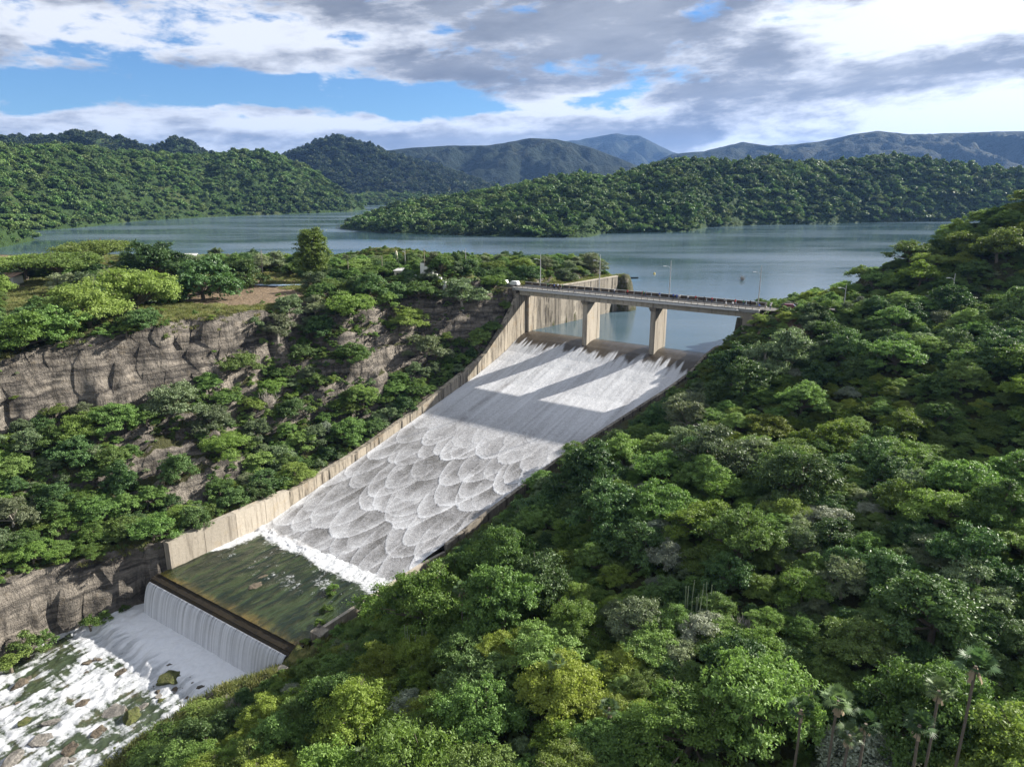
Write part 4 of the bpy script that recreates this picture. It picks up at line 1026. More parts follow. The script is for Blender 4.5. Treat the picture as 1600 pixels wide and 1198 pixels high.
def palm(px, py, dist, v, sc, label):
    """crown at the sight line through px, py, dist metres out; stands on the ground below it"""
    d = ray(px, py); c = np.array([0, 0, H_CAM])+d/np.linalg.norm(d)*dist; g = float(TZ(c[0], c[1])); fr, sk, tr = PALM[v]
    h = (6.0, 7.5, 4.5)[v]
    r = empty('palm', (c[0], c[1], g), px*1.7, label, 'palm', 'fan palms'); hz = max((c[2]-g)/h, 0.5)
    for n, me, s in (('trunk', tr, (1, 1, hz)), ('fronds', fr, (sc, sc, sc)), ('dead_fronds', sk, (sc, sc, sc))):
        o = bpy.data.objects.new(n, me); COL.objects.link(o); o.parent = r; o.scale = s
        if n != 'trunk': o.location = (0, 0, h*hz-h*sc)
for px, py, dist, v, sc, lab in [
    (1525, 1040, 76, 1, 1.2, 'largest fan palm with a shaggy crown near the right edge'), (1467, 1078, 76, 0, 0.95, 'fan palm just left of the largest palm'),
    (1437, 1132, 74, 0, 1.0, 'pale fan palm with drooping fronds, lower right'), (1353, 1130, 74, 1, 0.9, 'right one of a pair of slim fan palms at the bottom'),
    (1328, 1148, 74, 0, 0.85, 'left one of a pair of slim fan palms at the bottom'), (1310, 1094, 78, 0, 1.1, 'dark fan palm in the shade above the slim pair'),
    (1252, 1108, 78, 1, 0.9, 'slim fan palm with pale trunk left of the dark palm'), (870, 1035, 92, 2, 0.8, 'small fan palm in the near forest, centre'),
    (952, 1105, 86, 2, 0.75, 'small pale fan palm near the bottom, centre'), 
    (722, 920, 112, 2, 0.9, 'low fan palm beside the basin wall trees'), (565, 1180, 92, 2, 0.8, 'low fan palm at the bottom edge near the bank')]:
    palm(px, py, dist, v, sc*.86, lab)
for px, py, v, sc, lab in [(232, 800, 2, 0.9, 'fan palm on the bench above the stilling basin wall'), (258, 770, 2, 0.8, 'bright young fan palm against the dark lower cliff'), (405, 422, 0, 0.9, 'dark palm beside the wooden pole on the plateau')]:
    x, y, z = hit(px, py); fr, sk, tr = PALM[v]
    r = empty('palm', (x, y, z), px, lab, 'palm', 'fan palms'); r.scale = (sc, sc, sc)
    for n, me in (('trunk', tr), ('fronds', fr), ('dead_fronds', sk)):
        o = bpy.data.objects.new(n, me); COL.objects.link(o); o.parent = r
def cactus_mesh(seed):
    rr = random.Random(seed); m = MB()
    for i in range(16):
        a, r = rr.random()*6.28, 2.2*math.sqrt(rr.random()); h = 3.2+2.6*rr.random(); x, y = r*math.cos(a), r*math.sin(a)
        m.tube([(x*.6, y*.6, -.5), (x, y, h*.4), (x+rr.uniform(-.2, .2), y+rr.uniform(-.2, .2), h)], [.075, .075, .045], 5)
    me = m.mesh('stems'); me.materials.append(MATS['cactus_skin']); return me
CACT = [cactus_mesh(1), cactus_mesh(2)]
for i, (px, py, lab) in enumerate([(1090, 975, 'cluster of pale columnar cacti in the near forest, centre right'), (650, 1035, 'columnar cacti below the bright yellow green tree')]):
    x, y, z = hit(px, py); r = empty('cactus', (x, y, z+0.1), i*1.3, lab, 'cactus', 'columnar cacti')
    o = bpy.data.objects.new('stems', CACT[i % 2]); COL.objects.link(o); o.parent = r
def bare_mesh(seed, R, h, n=26):
    rr = random.Random(seed); m = MB()
    for i in range(n):
        a, e = rr.random()*6.28, math.radians(25+60*rr.random()); L = h*(.6+.5*rr.random())
        p = [Vector((0, 0, -.3))]; d = Vector((math.cos(a)*math.cos(e)*R/h, math.sin(a)*math.cos(e)*R/h, math.sin(e)))
        for k in range(4): d = (d+Vector((rr.uniform(-.3, .3), rr.uniform(-.3, .3), rr.uniform(-.1, .2)))).normalized(); p.append(p[-1]+d*L/4)
        m.tube(p, [.09, .065, .045, .03, .015], 4, cap=False)
        for q in p[1:4]:
            for b in range(3):
                d2 = (d+Vector((rr.uniform(-1, 1), rr.uniform(-1, 1), rr.uniform(-.2, .8)))).normalized(); m.tube([q, q+d2*L*.16, q+d2*L*.3+Vector((0, 0, .1))], [.03, .022, .01], 3, cap=False)
    me = m.mesh('branches'); me.materials.append(MATS['twig_grey']); return me
BAREM = [bare_mesh(1, 3.2, 4.4, 34), bare_mesh(2, 2.4, 3.8)]
for i, (px, py, sc, lab) in enumerate([(418, 640, 1.25, 'leafless grey tree on the cliff, ivy at its foot'), (440, 615, 0.9, 'bare grey bush next to the leafless tree on the cliff'), (895, 790, 1.0, 'dead leafless tree right of the chute'), (930, 800, 0.8, 'dead twiggy tree beside the concrete channel right of the chute'),
        (365, 1120, 0.8, 'dead bush with bare twigs on the river bank'), (1160, 1000, 0.9, 'bare grey tree in the near forest'), (545, 1040, 0.8, 'bare twisted bush at the forest edge by the weir'), (590, 590, 0.9, 'leafless bush on the cliff face near the bridge'), (265, 450, .7, 'bare bush on the plateau at left'), (920, 420, 1.0, 'leafless crown on the headland tip')]):
    x, y, z = hit(px, py); r = empty('bare_tree', (x, y, z), i*2.1, lab, 'tree'); r.scale = (sc, sc, sc)
    o = bpy.data.objects.new('branches', BAREM[i % 2]); COL.objects.link(o); o.parent = r

# ---- masses of plants that nobody could count: geometry nodes, one object each
def gn_scatter(name, pts, scl, rot, idx, protos, label, cat):
    me = bpy.data.meshes.new(name); n = len(pts)
    me.vertices.add(n); me.vertices.foreach_set('co', np.asarray(pts, np.float32).ravel())
    for an, ty, dat in (('scl', 'FLOAT_VECTOR', scl), ('rot', 'FLOAT_VECTOR', rot)):
        a = me.attributes.new(an, ty, 'POINT'); a.data.foreach_set('vector', np.asarray(dat, np.float32).ravel())
    a = me.attributes.new('idx', 'INT', 'POINT'); a.data.foreach_set('value', np.asarray(idx, np.int32))
    o = link(name, me); tag(o, label, cat, kind='stuff')
    pc = bpy.data.collections.new(name+'_kinds')
    for i, pm in enumerate(protos):
        q = bpy.data.objects.new('%03d_%s' % (i, name), pm); pc.objects.link(q)
    ng = bpy.data.node_groups.new(name, 'GeometryNodeTree')
    ng.interface.new_socket('Geometry', in_out='INPUT', socket_type='NodeSocketGeometry'); ng.interface.new_socket('Geometry', in_out='OUTPUT', socket_type='NodeSocketGeometry')
    N, K = ng.nodes, ng.links
    gi, go = N.new('NodeGroupInput'), N.new('NodeGroupOutput')
    ci = N.new('GeometryNodeCollectionInfo'); ci.inputs['Collection'].default_value = pc; ci.inputs['Separate Children'].default_value = True; ci.inputs['Reset Children'].default_value = True
    ip = N.new('GeometryNodeInstanceOnPoints'); ip.inputs['Pick Instance'].default_value = True
    def na(nm, ty):
        q = N.new('GeometryNodeInputNamedAttribute'); q.data_type = ty; q.inputs[0].default_value = nm; return q.outputs[0]
    K.new(gi.outputs[0], ip.inputs['Points']); K.new(ci.outputs[0], ip.inputs['Instance']); K.new(na('idx', 'INT'), ip.inputs['Instance Index'])
    K.new(na('scl', 'FLOAT_VECTOR'), ip.inputs['Scale'])
    er = N.new('FunctionNodeEulerToRotation'); K.new(na('rot', 'FLOAT_VECTOR'), er.inputs[0]); K.new(er.outputs[0], ip.inputs['Rotation'])
    K.new(ip.outputs[0], go.inputs[0])
    md = o.modifiers.new('plants', 'NODES'); md.node_group = ng
    return o
# far trees of the near slopes, behind the ones built singly
order = list(KIND); allm = []; first = {}
for k in order:
    first[k] = len(allm); allm += [v[0] for v in KIND[k]]
if REST:
    g = np.random.default_rng(8); pts, scl, rot, idx = [], [], [], []
    for x, y, z, r, k in REST:
        f = r/KIND[k][0][2]*1.1; pts.append((x, y, z-.3)); scl.append((f, f, f*(0.85+.35*g.random()))); rot.append((0, 0, g.random()*6.283)); idx.append(first[k]+g.integers(len(KIND[k])))
    gn_scatter('woodland', pts, scl, rot, idx, allm, 'remaining small trees of the forest on both slopes', 'woodland')
# undergrowth between the trees
def undergrowth():
    g = np.random.default_rng(9); n = 80000
    x = g.uniform(-215, 300, n); y = g.uniform(20, 335, n); z = TZ(x, y); s, w = SW(x, y)
    px, py, d = proj(x, y, z+.5)
    ok = (d > 10) & (px > -60) & (px < 1660) & (py < 1290)
    left_ = w < 0
    gx = (TZ(x+1, y)-TZ(x-1, y))/2; gy = (TZ(x, y+1)-TZ(x, y-1))/2; sl = np.hypot(gx, gy)
    bare = np.zeros(n, bool)
    for q in BARE: bare |= in_poly(px, py, q)
    win = np.zeros(n, bool)
    px2, py2, _ = proj(x, y, z+1.6)
    for q in OPEN: win |= in_poly(px2, py2, q)
    nz = fbm(x*.07, y*.07, 97, 3)
    okl = left_ & (w < np.where(s < -1, w_lake(s)-6.5, -1.6)) & ~(bare & (g.random(n) > .05)) & (nz+g.random(n)*.5 > .46) & ~((s > 140) & (w > w_riv_l(s)-3.6))
    okl &= ~((np.abs(s-4.5) < 4.2) & (w > -62)); okl &= ~((z > 13) & (sl < .4) & (s > 20) & (g.random(n) > .22)) & ~((z < 1) & (y > 250))
    okr = (~left_) & (w > w_right(s)+2.5) & ((s < 141) | (w > w_riv_r(s)+13)) & (z > np.where(s < 0, 1.0, -40)) & ~((np.abs(s-road_right(w)) < 3.6) & (w > 62)) & (nz+g.random(n)*.5 > .5)
    k = ok & (okl | okr) & ~win
    x, y, z = x[k], y[k], z[k]; m = len(x); sc = (0.30+0.55*g.random(m)**2)*np.where(SW(x, y)[1] < 0, 0.75, 1.0)
    protos = [v[0] for q in ('shrub', 'shrub_light', 'shrub_grey') for v in KIND[q]]
    gn_scatter('undergrowth', np.stack([x, y, z-.15], 1), np.stack([sc*1.1, sc*1.1, sc*1.15], 1), np.stack([0*x, 0*x, g.random(m)*6.283], 1), g.choice(len(protos), m, p=[.33, .33, .12, .12, .10]), protos, 'low undergrowth of shrubs and creepers between the trees', 'undergrowth')
    return m
undergrowth()
def grass_tufts():
    g = np.random.default_rng(19); n = 60000; V, F = [], []
    for i in range(42):
        a, r = g.random()*6.28, .45*math.sqrt(g.random()); c = np.array([r*math.cos(a), r*math.sin(a), 0]); t = g.random()*6.28; u = np.array([math.cos(t), math.sin(t), 0])*.035; h = .35+.4*g.random(); b = len(V)
        tip = c+np.array([g.normal()*.15, g.normal()*.15, h]); V += [c-u, c+u, tip+u*.3, tip-u*.3]; F.append((b, b+1, b+2, b+3))
    tm = mesh_np('tuft', np.array(V), np.array(F), dict(tint=('FACE', g.random(len(F))))); tm.materials.append(MATS['leaf_grass'])
    x = g.uniform(-190, 60, n); y = g.uniform(60, 320, n); z = TZ(x, y); s, w = SW(x, y); nz = fbm(x*.06, y*.06, 98, 3)+.3*(g.random(n)-.5)
    a = (w < -2) & (z > 12) & (nz > .5) & (y < 318) & ~((np.abs(s-4.5) < 4.0) & (w > -62)) & ~((z > 13) & (np.exp(-((x+84)/18)**2-((y-222)/16)**2) > .35))
    b = (s < -1) & (w < w_lake(s)-.8) & (w > w_lake(s)-8) & (z > 5)
    c = (((w > 46) & (w < 62)) | ((s > 145) & (w > w_riv_r(s)+1.5) & (w < 58))) & (s > 104) & (s < 190) & (z > -35.2) & (nz > .33)
    e = (w < -1) & (w > -9) & (s > 108) & (z < -15) & (z > -24)
    px, py, d = proj(x, y, z); k = (a | b | c | e) & (px > -50) & (px < 1650) & (py < 1280) & (d > 5)
    x, y, z = x[k], y[k], z[k]; m = len(x); sc = .8+.9*g.random(m)
    gn_scatter('grass', np.stack([x, y, z-.05], 1), np.stack([sc*1.5, sc*1.5, sc*.8], 1), np.stack([0*x, 0*x, g.random(m)*6.283], 1), np.zeros(m), [tm], 'rough dry grass on the plateau, wall top and banks', 'grass')
grass_tufts()
# woods on the hills round the lake
def far_woods():
    g = np.random.default_rng(10); protos = []
    for sd, fl in ((201, .6), (202, .75), (203, .5), (204, .65)):
        cm, _ = crown_mesh('far_crown', sd, 4.4, 5.5, 1.2, lobes=9, clumps=60, leaves=9, size=0.62, clump_r=0.8, flat=fl); cm.materials.append(MATS['leaf_far']); protos.append(cm)
    pts = []; sizes = []
    dark = []  # marks trees on hills whose cloud shadow is painted into the leaves
    for hi, ((name, V, seed, hide), dens, big) in enumerate(zip(HILLS[:6], (1/46., 1/110., 1/40., 1/44., 1/90., 1/150.), (1.0, 1.5, .95, 1.0, 1.3, 1.7))):
        A, B, C = V[:-1, :-1], V[1:, :-1], V[:-1, 1:]
        ar = np.linalg.norm(np.cross(B-A, C-A), axis=2)
        e = g.poisson(ar*dens)
        ii, jj = np.nonzero(e); rep = e[ii, jj]; ii, jj = np.repeat(ii, rep), np.repeat(jj, rep)
        u, v = g.random(len(ii))[:, None], g.random(len(ii))[:, None]
        p = A[ii, jj]+(B[ii, jj]-A[ii, jj])*u+(C[ii, jj]-A[ii, jj])*v
        p = p[p[:, 2] > 0.3]
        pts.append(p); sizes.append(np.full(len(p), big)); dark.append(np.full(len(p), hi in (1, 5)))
    p = np.concatenate(pts); sz = np.concatenate(sizes); dk = np.concatenate(dark)
    px, py, d = proj(p[:, 0], p[:, 1], p[:, 2]); k = (px > -60) & (px < 1660)
    p, sz, dk = p[k], sz[k], dk[k]; m = len(p)
    q = fbm(p[:, 0]/70, p[:, 1]/70, 99, 3)
    sc = sz*(0.45+1.25*g.random(m)**2.0)*(0.65+.8*q)
    p[:, 2] -= 0.6
    S3 = np.stack([sc*(.85+.4*g.random(m)), sc, sc*(.75+.6*g.random(m))], 1); R3 = np.stack([0*sc, 0*sc, g.random(m)*6.283], 1); ix = g.integers(0, 4, m)
    pd = []
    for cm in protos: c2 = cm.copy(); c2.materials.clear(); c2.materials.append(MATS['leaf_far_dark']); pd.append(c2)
    gn_scatter('far_forest', p[~dk], S3[~dk], R3[~dk], ix[~dk], protos, 'unbroken forest covering the hills along the lake shore', 'forest')
    gn_scatter('far_forest', p[dk], S3[dk], R3[dk], ix[dk], pd, 'forest with painted cloud shade on the pointed and rounded hills behind the shore', 'forest')
    return m
NFAR = far_woods()
print('plants', len(PLANTED), 'rest', len(REST), 'far', NFAR, 'left', len(left), 'forest', len(forest))

# ------------------------------------------------------------------ concrete walls of the spillway
def panel_run(parent, edges, wfun, top, bot, t0, t1, mat, gap=0.10, name='wall_panel', batter=0.0):
    """one block per pair of edges; t0/t1 are the two faces across w"""
    o = np.array(parent.location)
    for a, b in zip(edges[:-1], edges[1:]):
        a2, b2 = a+gap/2, b-gap/2
        m = MB(); jig = 0.0
        c = [P(a2, wfun(a2)+t0-batter, bot(a2)), P(b2, wfun(b2)+t0-batter, bot(b2)), P(b2, wfun(b2)+t1+jig, bot(b2)), P(a2, wfun(a2)+t1+jig, bot(a2)),
             P(a2, wfun(a2)+t0, top(a2)), P(b2, wfun(b2)+t0, top(b2)), P(b2, wfun(b2)+t1+jig, top(b2)), P(a2, wfun(a2)+t1+jig, top(a2))]
        m.hexa(c); m.build(name, MATS[mat], parent, o)
def build_walls():
    f = lambda s: 0.0
    fl = lambda s: min(float(z_floor(min(s, 112))), ZB if s > 106 else 99)-1.5
    tw = empty('training_wall', tuple(P(70, -0.5, -18)), label='long pale concrete wall along the left side of the spillway chute', cat='wall')
    e1 = [0.0, 3.0, 6.0, 9.0, 12.0, 15.0, 18.5, 22.0, 25.5]+[25.5+4.6*k for k in range(1, 18)]+[108.0]
    panel_run(tw, e1, f, lambda s: float(z_ltop(min(s, 107.8))), fl, -1.5, 0.0, 'concrete_wall')
    panel_run(tw, [108.0, 115.0, 123.0, 131.0, 139.2], f, lambda s: float(z_ltop(max(s, 108.1))), lambda s: -37.0 if s > 130 else -30, -1.6, 0.35, 'concrete_pale')
    o = np.array(tw.location)
    m = MB()          # recessed strips behind the joints
    for s in e1[1:-1]:
        m.hexa([P(s-.3, -.9, fl(s)), P(s+.3, -.9, fl(s)), P(s+.3, -.10, fl(s)), P(s-.3, -.10, fl(s)), P(s-.3, -.9, float(z_ltop(s))-.25), P(s+.3, -.9, float(z_ltop(s))-.25), P(s+.3, -.10, float(z_ltop(s))-.25), P(s-.3, -.10, float(z_ltop(s))-.25)])
    m.build('joint_filler', MATS['concrete_wet'], tw, o)
    for s in [30.1+9.2*k for k in range(8)]:      # buttress ribs beside some joints
        m = MB(); z1, z0 = float(z_ltop(s))-0.2, fl(s)
        m.hexa([P(s-.28, 0.0, z0), P(s+.28, 0.0, z0), P(s+.28, 0.28, z0), P(s-.28, 0.28, z0), P(s-.28, 0.0, z1), P(s+.28, 0.0, z1), P(s+.28, 0.14, z1), P(s-.28, 0.14, z1)])
        m.build('rib', MATS['concrete_dark'], tw, o)
    rw = empty('reservoir_wall', tuple(P(-28, 3, -2)), label='streaked grey concrete wall of the reservoir upstream of the bridge', cat='wall')
    e2 = [0.0, -2.6]+[-2.6-3.8*k for k in range(1, 15)]
    panel_run(rw, e2[::-1], lambda s: float(w_lake(s)), lambda s: float(z_ltop(s))-0.45, lambda s: -5.0, -1.0, 0.0, 'concrete_dark', 0.12)
    panel_run(rw, e2[::-2], lambda s: float(w_lake(s)), lambda s: float(z_ltop(s)), lambda s: float(z_ltop(s))-.43, -1.1, 0.14, 'concrete_pale', 0.03, 'coping')
    ab = empty('abutment_pier', tuple(P(-1, 0.4, 0)), label='pale concrete buttress under the left end of the bridge', cat='buttress')
    m = MB(); m.hexa([P(-4.5, -.5, -4), P(1.0, -.5, -4), P(1.0, 0.9, -4), P(-4.5, 0.9, -4), P(-4.5, -.5, 13.0), P(1.0, -.5, 13.0), P(1.0, 0.9, 13.0), P(-4.5, 0.9, 13.0)]); m.build('block', MATS['concrete_wall'], ab, np.array(ab.location), bevel=.05)
    m = MB(); m.hexa([P(-6.5, 0.0, -4), P(-6.0, 0.0, -4), P(-6.0, .9, -4), P(-6.5, .9, -4), P(-6.5, 0.0, 9.0), P(-6.0, 0.0, 9.0), P(-6.0, .9, 9.0), P(-6.5, .9, 9.0)]); m.build('gate_slot', MATS['concrete_dark'], ab, np.array(ab.location))
    # right wall
    rt = empty('training_wall', tuple(P(60, 52, -16)), label='low dark concrete wall along the right side of the spillway chute', cat='wall')
    wr = lambda s: float(w_right(s))
    topr = lambda s: float(I(s, [-3, 0, 6, 12, 16, 24, 106], [2.6, 2.4, 1.2, -1.2, -2.6, -5.2, -25.4]))
    panel_run(rt, [-3, 0, 3, 6, 9, 12, 16, 20]+[20+5.2*k for k in range(1, 17)], wr, topr, lambda s: fl(s), 0.0, 0.9, 'concrete_dark')
    panel_run(rt, [103.4, 110, 116, 122, 128, 133, 137.0], wr, lambda s: -26.3, lambda s: -30.5, 0.0, 0.7, 'concrete_pale')
    bk = empty('gate_block', tuple(P(140, 45.5, -28)), label='small concrete block at the end of the low basin wall', cat='block')
    o = np.array(bk.location)
    m = MB(); m.hexa([P(137, 43.6, -30), P(139.2, 43.6, -30), P(139.2, 46.4, -30), P(137, 46.4, -30), P(137, 43.6, -26.0), P(139.2, 43.6, -26.3), P(139.2, 46.4, -26.3), P(137, 46.4, -26.0)]); m.build('block', MATS['concrete_dark'], bk, o, bevel=.06)
    m = MB(); m.hexa([P(118, 45.6, -29), P(141.3, 45.6, -29), P(141.3, 47.2, -29), P(118, 47.2, -29), P(118, 45.6, -27.6), P(141.3, 45.6, -27.6), P(141.3, 47.2, -27.9), P(118, 47.2, -27.9)]); m.build('drain_channel', MATS['concrete_wall'], bk, o)
    pd = empty('wall_footing', tuple(P(149, 42, -31)), label='broken white concrete footing below the weir on the river bank', cat='footing')
    for i, (s, w, z, a, b) in enumerate([(148.0, 42.4, -30.3, 1.8, 1.2), (149.4, 44.0, -29.6, 1.0, 1.4), (146.9, 44.8, -28.9, 1.2, .9)]):
        m = MB(); m.hexa([P(s-a, w-b, z-3), P(s+a, w-b, z-3), P(s+a, w+b, z-3), P(s-a, w+b, z-3), P(s-a, w-b, z+.2), P(s+a*.9, w-b, z-.2), P(s+a*.8, w+b, z), P(s-a, w+b, z+.3)]); m.build('slab', MATS['concrete_pale'], pd, np.array(pd.location), bevel=.08)
    # side channel climbing the slope right of the chute
    ch = empty('concrete_channel', tuple(P(70, 66, -8)), label='narrow concrete drain running up the slope right of the chute', cat='channel')
    for k in range(9):
        a, b = 62+4*k, 65.8+4*k; q = lambda s: 62.5-(s-62)*.10
        m = MB()
        for t0, t1, h in ((0, .35, .8), (.35, 1.5, .25), (1.5, 1.85, .8)):
            za, zb_ = float(TZ(*P(a, q(a)+.9)[:2])), float(TZ(*P(b, q(b)+.9)[:2]))
            m.hexa([P(a, q(a)+t0, za-1), P(b, q(b)+t0, zb_-1), P(b, q(b)+t1, zb_-1), P(a, q(a)+t1, za-1), P(a, q(a)+t0, za+h), P(b, q(b)+t0, zb_+h), P(b, q(b)+t1, zb_+h), P(a, q(a)+t1, za+h)])
        m.build('channel_section', MATS['concrete_dark'], ch, np.array(ch.location))
build_walls()

# ------------------------------------------------------------------ the bridge
ZD = 15.95; BS = -3.2
BR_RZ = math.atan2(BV[1], BV[0])      # local x = along the bridge (w), local y = upstream
def build_bridge():
    br = empty('bridge', tuple(P(5.0, 35, 13)), label='three span concrete road bridge across the spillway crest', cat='bridge')
    o = np.array(br.location)
    def bx(name, s0, s1, w0, w1, z0, z1, mat, parent=br, bevel=0.0):
        s0, s1 = s0+BS, s1+BS; m = MB(); m.hexa([P(s0, w0, z0), P(s1, w0, z0), P(s1, w1, z0), P(s0, w1, z0), P(s0, w0, z1), P(s1, w0, z1), P(s1, w1, z1), P(s0, w1, z1)])
        ob = m.build(name, MATS[mat], parent, o, bevel=bevel); return ob
    bx('deck', 1.2, 9.6, -2.5, 81.5, ZD-.75, ZD-.05, 'concrete_bridge')
    bx('road_surface', 2.1, 8.7, -2.5, 81.5, ZD-.045, ZD, 'asphalt')
    bx('kerb', 8.72, 9.55, -2.5, 81.5, ZD-.04, ZD+.22, 'concrete_bridge'); bx('kerb', 1.25, 2.08, -2.5, 81.5, ZD-.04, ZD+.22, 'concrete_bridge')
    spans = [(0.2, 25.5), (25.7, 49.3), (49.5, 76.9)]
    for a, b in spans:
        for s in (8.7, 6.3, 4.0, 1.7): bx('girder', s-.28, s+.28, a, b, ZD-2.25, ZD-.78, 'concrete_pale' if s > 8 else 'concrete_bridge')
        for w in (a+.5, (a+b)/2, b-.5): bx('diaphragm', 2.05, 8.35, w-.15, w+.15, ZD-2.0, ZD-.8, 'concrete_bridge')
    m = MB(); m.tube([tuple(P(9.95+BS, w, ZD-.42)) for w in np.linspace(-1, 76, 40)], .30, 9); m.build('water_pipe', MATS['steel_grey'], br, o, smooth=True)
    for w in np.arange(0.5, 76, 3.0): bx('pipe_bracket', 9.58, 10.3, w-.1, w+.1, ZD-.86, ZD-.74, 'concrete_dark')
    for w in np.arange(-2.4, 80.0, 3.0): bx('parapet_panel', 1.32, 1.55, w, w+2.8, ZD+.24, ZD+1.15, 'parapet_dark')
    m = MB()
    bx('top_rail', 1.25, 1.62, -2.4, 81.4, ZD+1.16, ZD+1.26, 'concrete_bridge')
    for w in np.arange(-2.4, 81.6, 2.0): bx('rail_post', 9.2, 9.34, w-.07, w+.07, ZD+.22, ZD+.85, 'concrete_dark')
    for z in (ZD+.5, ZD+.82):
        m = MB(); m.tube([tuple(P(9.27+BS, w, z)) for w in (-2.4, 30, 60, 81.4)], .05, 5); m.build('hand_rail', MATS['concrete_dark'], br, o)
    for wp in (25.6, 49.4):
        prof = []
        for k in range(7): a = math.pi*(k/6); prof.append((-3.6-0.85*math.sin(a), 0.85*math.cos(a)))
        prof += [(5.3, -.85), (5.6, -.6), (5.6, .6), (5.3, .85)]
        n = len(prof); vb = [P(s, wp+q, -6) for s, q in prof]; vt = [P(s, wp+q, ZD-3.4 if s > -20 else 0) for s, q in prof]
        m = MB(); m.poly(vb+vt, [tuple(reversed(range(n))), tuple(range(n, 2*n))]+[(i, (i+1) % n, n+(i+1) % n, n+i) for i in range(n)])
        m.build('pier', MATS['concrete_pale'], br, o)
        m = MB(); m.hexa([P(-2.4, wp-.86, ZD-3.42), P(5.7, wp-.86, ZD-3.42), P(5.7, wp+.86, ZD-3.42), P(-2.4, wp+.86, ZD-3.42), P(-2.6, wp-1.15, ZD-2.28), P(6.4, wp-1.15, ZD-2.28), P(6.4, wp+1.15, ZD-2.28), P(-2.6, wp+1.15, ZD-2.28)])
        m.build('pier_cap', MATS['concrete_dark'], br, o)
        m = MB()
        for q in (-.87, .87):
            for s in (-2.2,): m.hexa([P(s, wp+q-.03, -1), P(s+.35, wp+q-.03, -1), P(s+.35, wp+q+.03, -1), P(s, wp+q+.03, -1), P(s, wp+q-.03, ZD-3.7), P(s+.35, wp+q-.03, ZD-3.7), P(s+.35, wp+q+.03, ZD-3.7), P(s, wp+q+.03, ZD-3.7)])
        m.build('gate_slot', MATS['concrete_dark'], br, o)
    bx('abutment', 0.6, 9.2, 77.0, 81.4, 9, ZD-.8, 'concrete_dark'); bx('abutment', 0.9, 9.2, -3.0, -1.25, 8, ZD-.8, 'concrete_dark')
build_bridge()
# roads either end
def road(name, label, line, half, zoff, mat):
    V = []
    for (a, b) in line:
        z = b if b is not None else 0
        V += [a[0], a[1]]
    me = mesh_np(name, V, grid_faces(len(line), 2)); tag(link(name, me, MATS[mat]), label, 'road', kind='structure')
ln = []
for w in np.linspace(-62, -2.6, 30): q = 3.2*float(sst(w, -22, -3)); ln.append(((P(1.6-q, w, 16.02), P(8.2-q, w, 16.02)), None))
road('road', 'grey road from the bridge to the left plateau', ln, 3, 0, 'asphalt')
ln = []
for w in np.linspace(81.6, 190, 50): s = float(road_right(w))-2.6*float(sst(-w, -96, -80)); z = float(road_z(w))+.14; ln.append(((P(s-3, w, z), P(s+3, w, z)), None))
road('road', 'grey road leaving the right end of the bridge', ln, 3, 0, 'asphalt')

# ------------------------------------------------------------------ lamp posts and poles
def lamp_post(x, y, z, h, rz, label, arm=True, mat='steel_grey', arms=1, top=0.0):
    p = empty('lamp_post' if arm else 'utility_pole', (x, y, z), rz, label, 'lamp post' if arm else 'pole', 'lamp posts' if arm else 'utility poles')
    m = MB(); m.tube([(0, 0, -.5), (0, 0, h*.5), (0, 0, h)], [.17, .14, .09], 8); m.build('post', MATS[mat], p)
    if arm:
        for k in range(arms):
            sg = 1 if k == 0 else -1
            m = MB(); m.tube([(0, 0, h*.80), (sg*.7, 0, h*.80+.45), (sg*1.5, 0, h*.80+.55)], [.06, .05, .045], 6); m.build('arm', MATS['lamp_white'], p)
            m = MB(); m.hexa([(sg*1.4, -.16, h*.80+.46), (sg*2.3, -.14, h*.80+.50), (sg*2.3, .14, h*.80+.50), (sg*1.4, .16, h*.80+.46), (sg*1.4, -.12, h*.80+.66), (sg*2.3, -.08, h*.80+.62), (sg*2.3, .08, h*.80+.62), (sg*1.4, .12, h*.80+.66)]); m.build('lamp_head', MATS['lamp_white'], p)
    else:
        m = MB(); m.box(-.9, .9, -.06, .06, h-.7, h-.58); m.build('cross_arm', MATS['wood_pole'], p)
    m = MB(); m.box(-.28, .28, -.28, .28, -.3, .18); m.build('base', MATS['concrete_dark'], p)
    return p
for w, h, lab in [(4.0, 11.0, 'lamp post at the left end of the bridge beside the white car'), (27.0, 12.0, 'lamp post on the bridge in front of the rock head'), (51.5, 11.5, 'lamp post rising above the second bridge pier'), (79.0, 11.5, 'lamp post at the right end of the bridge')]:
    q = P(1.66+BS, w, ZD+.2); lamp_post(q[0], q[1], q[2], h, math.pi+BR_RZ+.5, lab)
for px, py, hh, lab in [(1318, 486, 6.5, 'short lamp post half hidden on the right road'), (1493, 486, 9.0, 'lamp post with curved arm on the right road')]:
    w = {1318: 101.0, 1493: 126.0}[px]; q = P(float(road_right(w))-3.4, w); lamp_post(q[0], q[1], float(TZ(q[0], q[1])), hh, math.pi, lab)
for px, py, h, lab, arm in [(664, 432, 9.5, 'dark wooden pole behind the white pickup', False), (412, 443, 11.5, 'tall leaning wooden pole beside the puddle', False), (598, 434, 8.0, 'thin wooden pole left of the cream building', False), (634, 428, 10.0, 'thin lamp post behind the cream building', True), (728, 424, 8.5, 'lamp post on top of the rock knob by the road', True), (545, 436, 6.5, 'short wooden pole right of the tall tree', False)]:
    x, y, z = hit(px, py); p = lamp_post(x, y, z, h, 2.2, lab, arm, 'wood_pole' if not arm else 'steel_grey')
    if px == 412: p.rotation_euler = (0, math.radians(-2), 2.2)

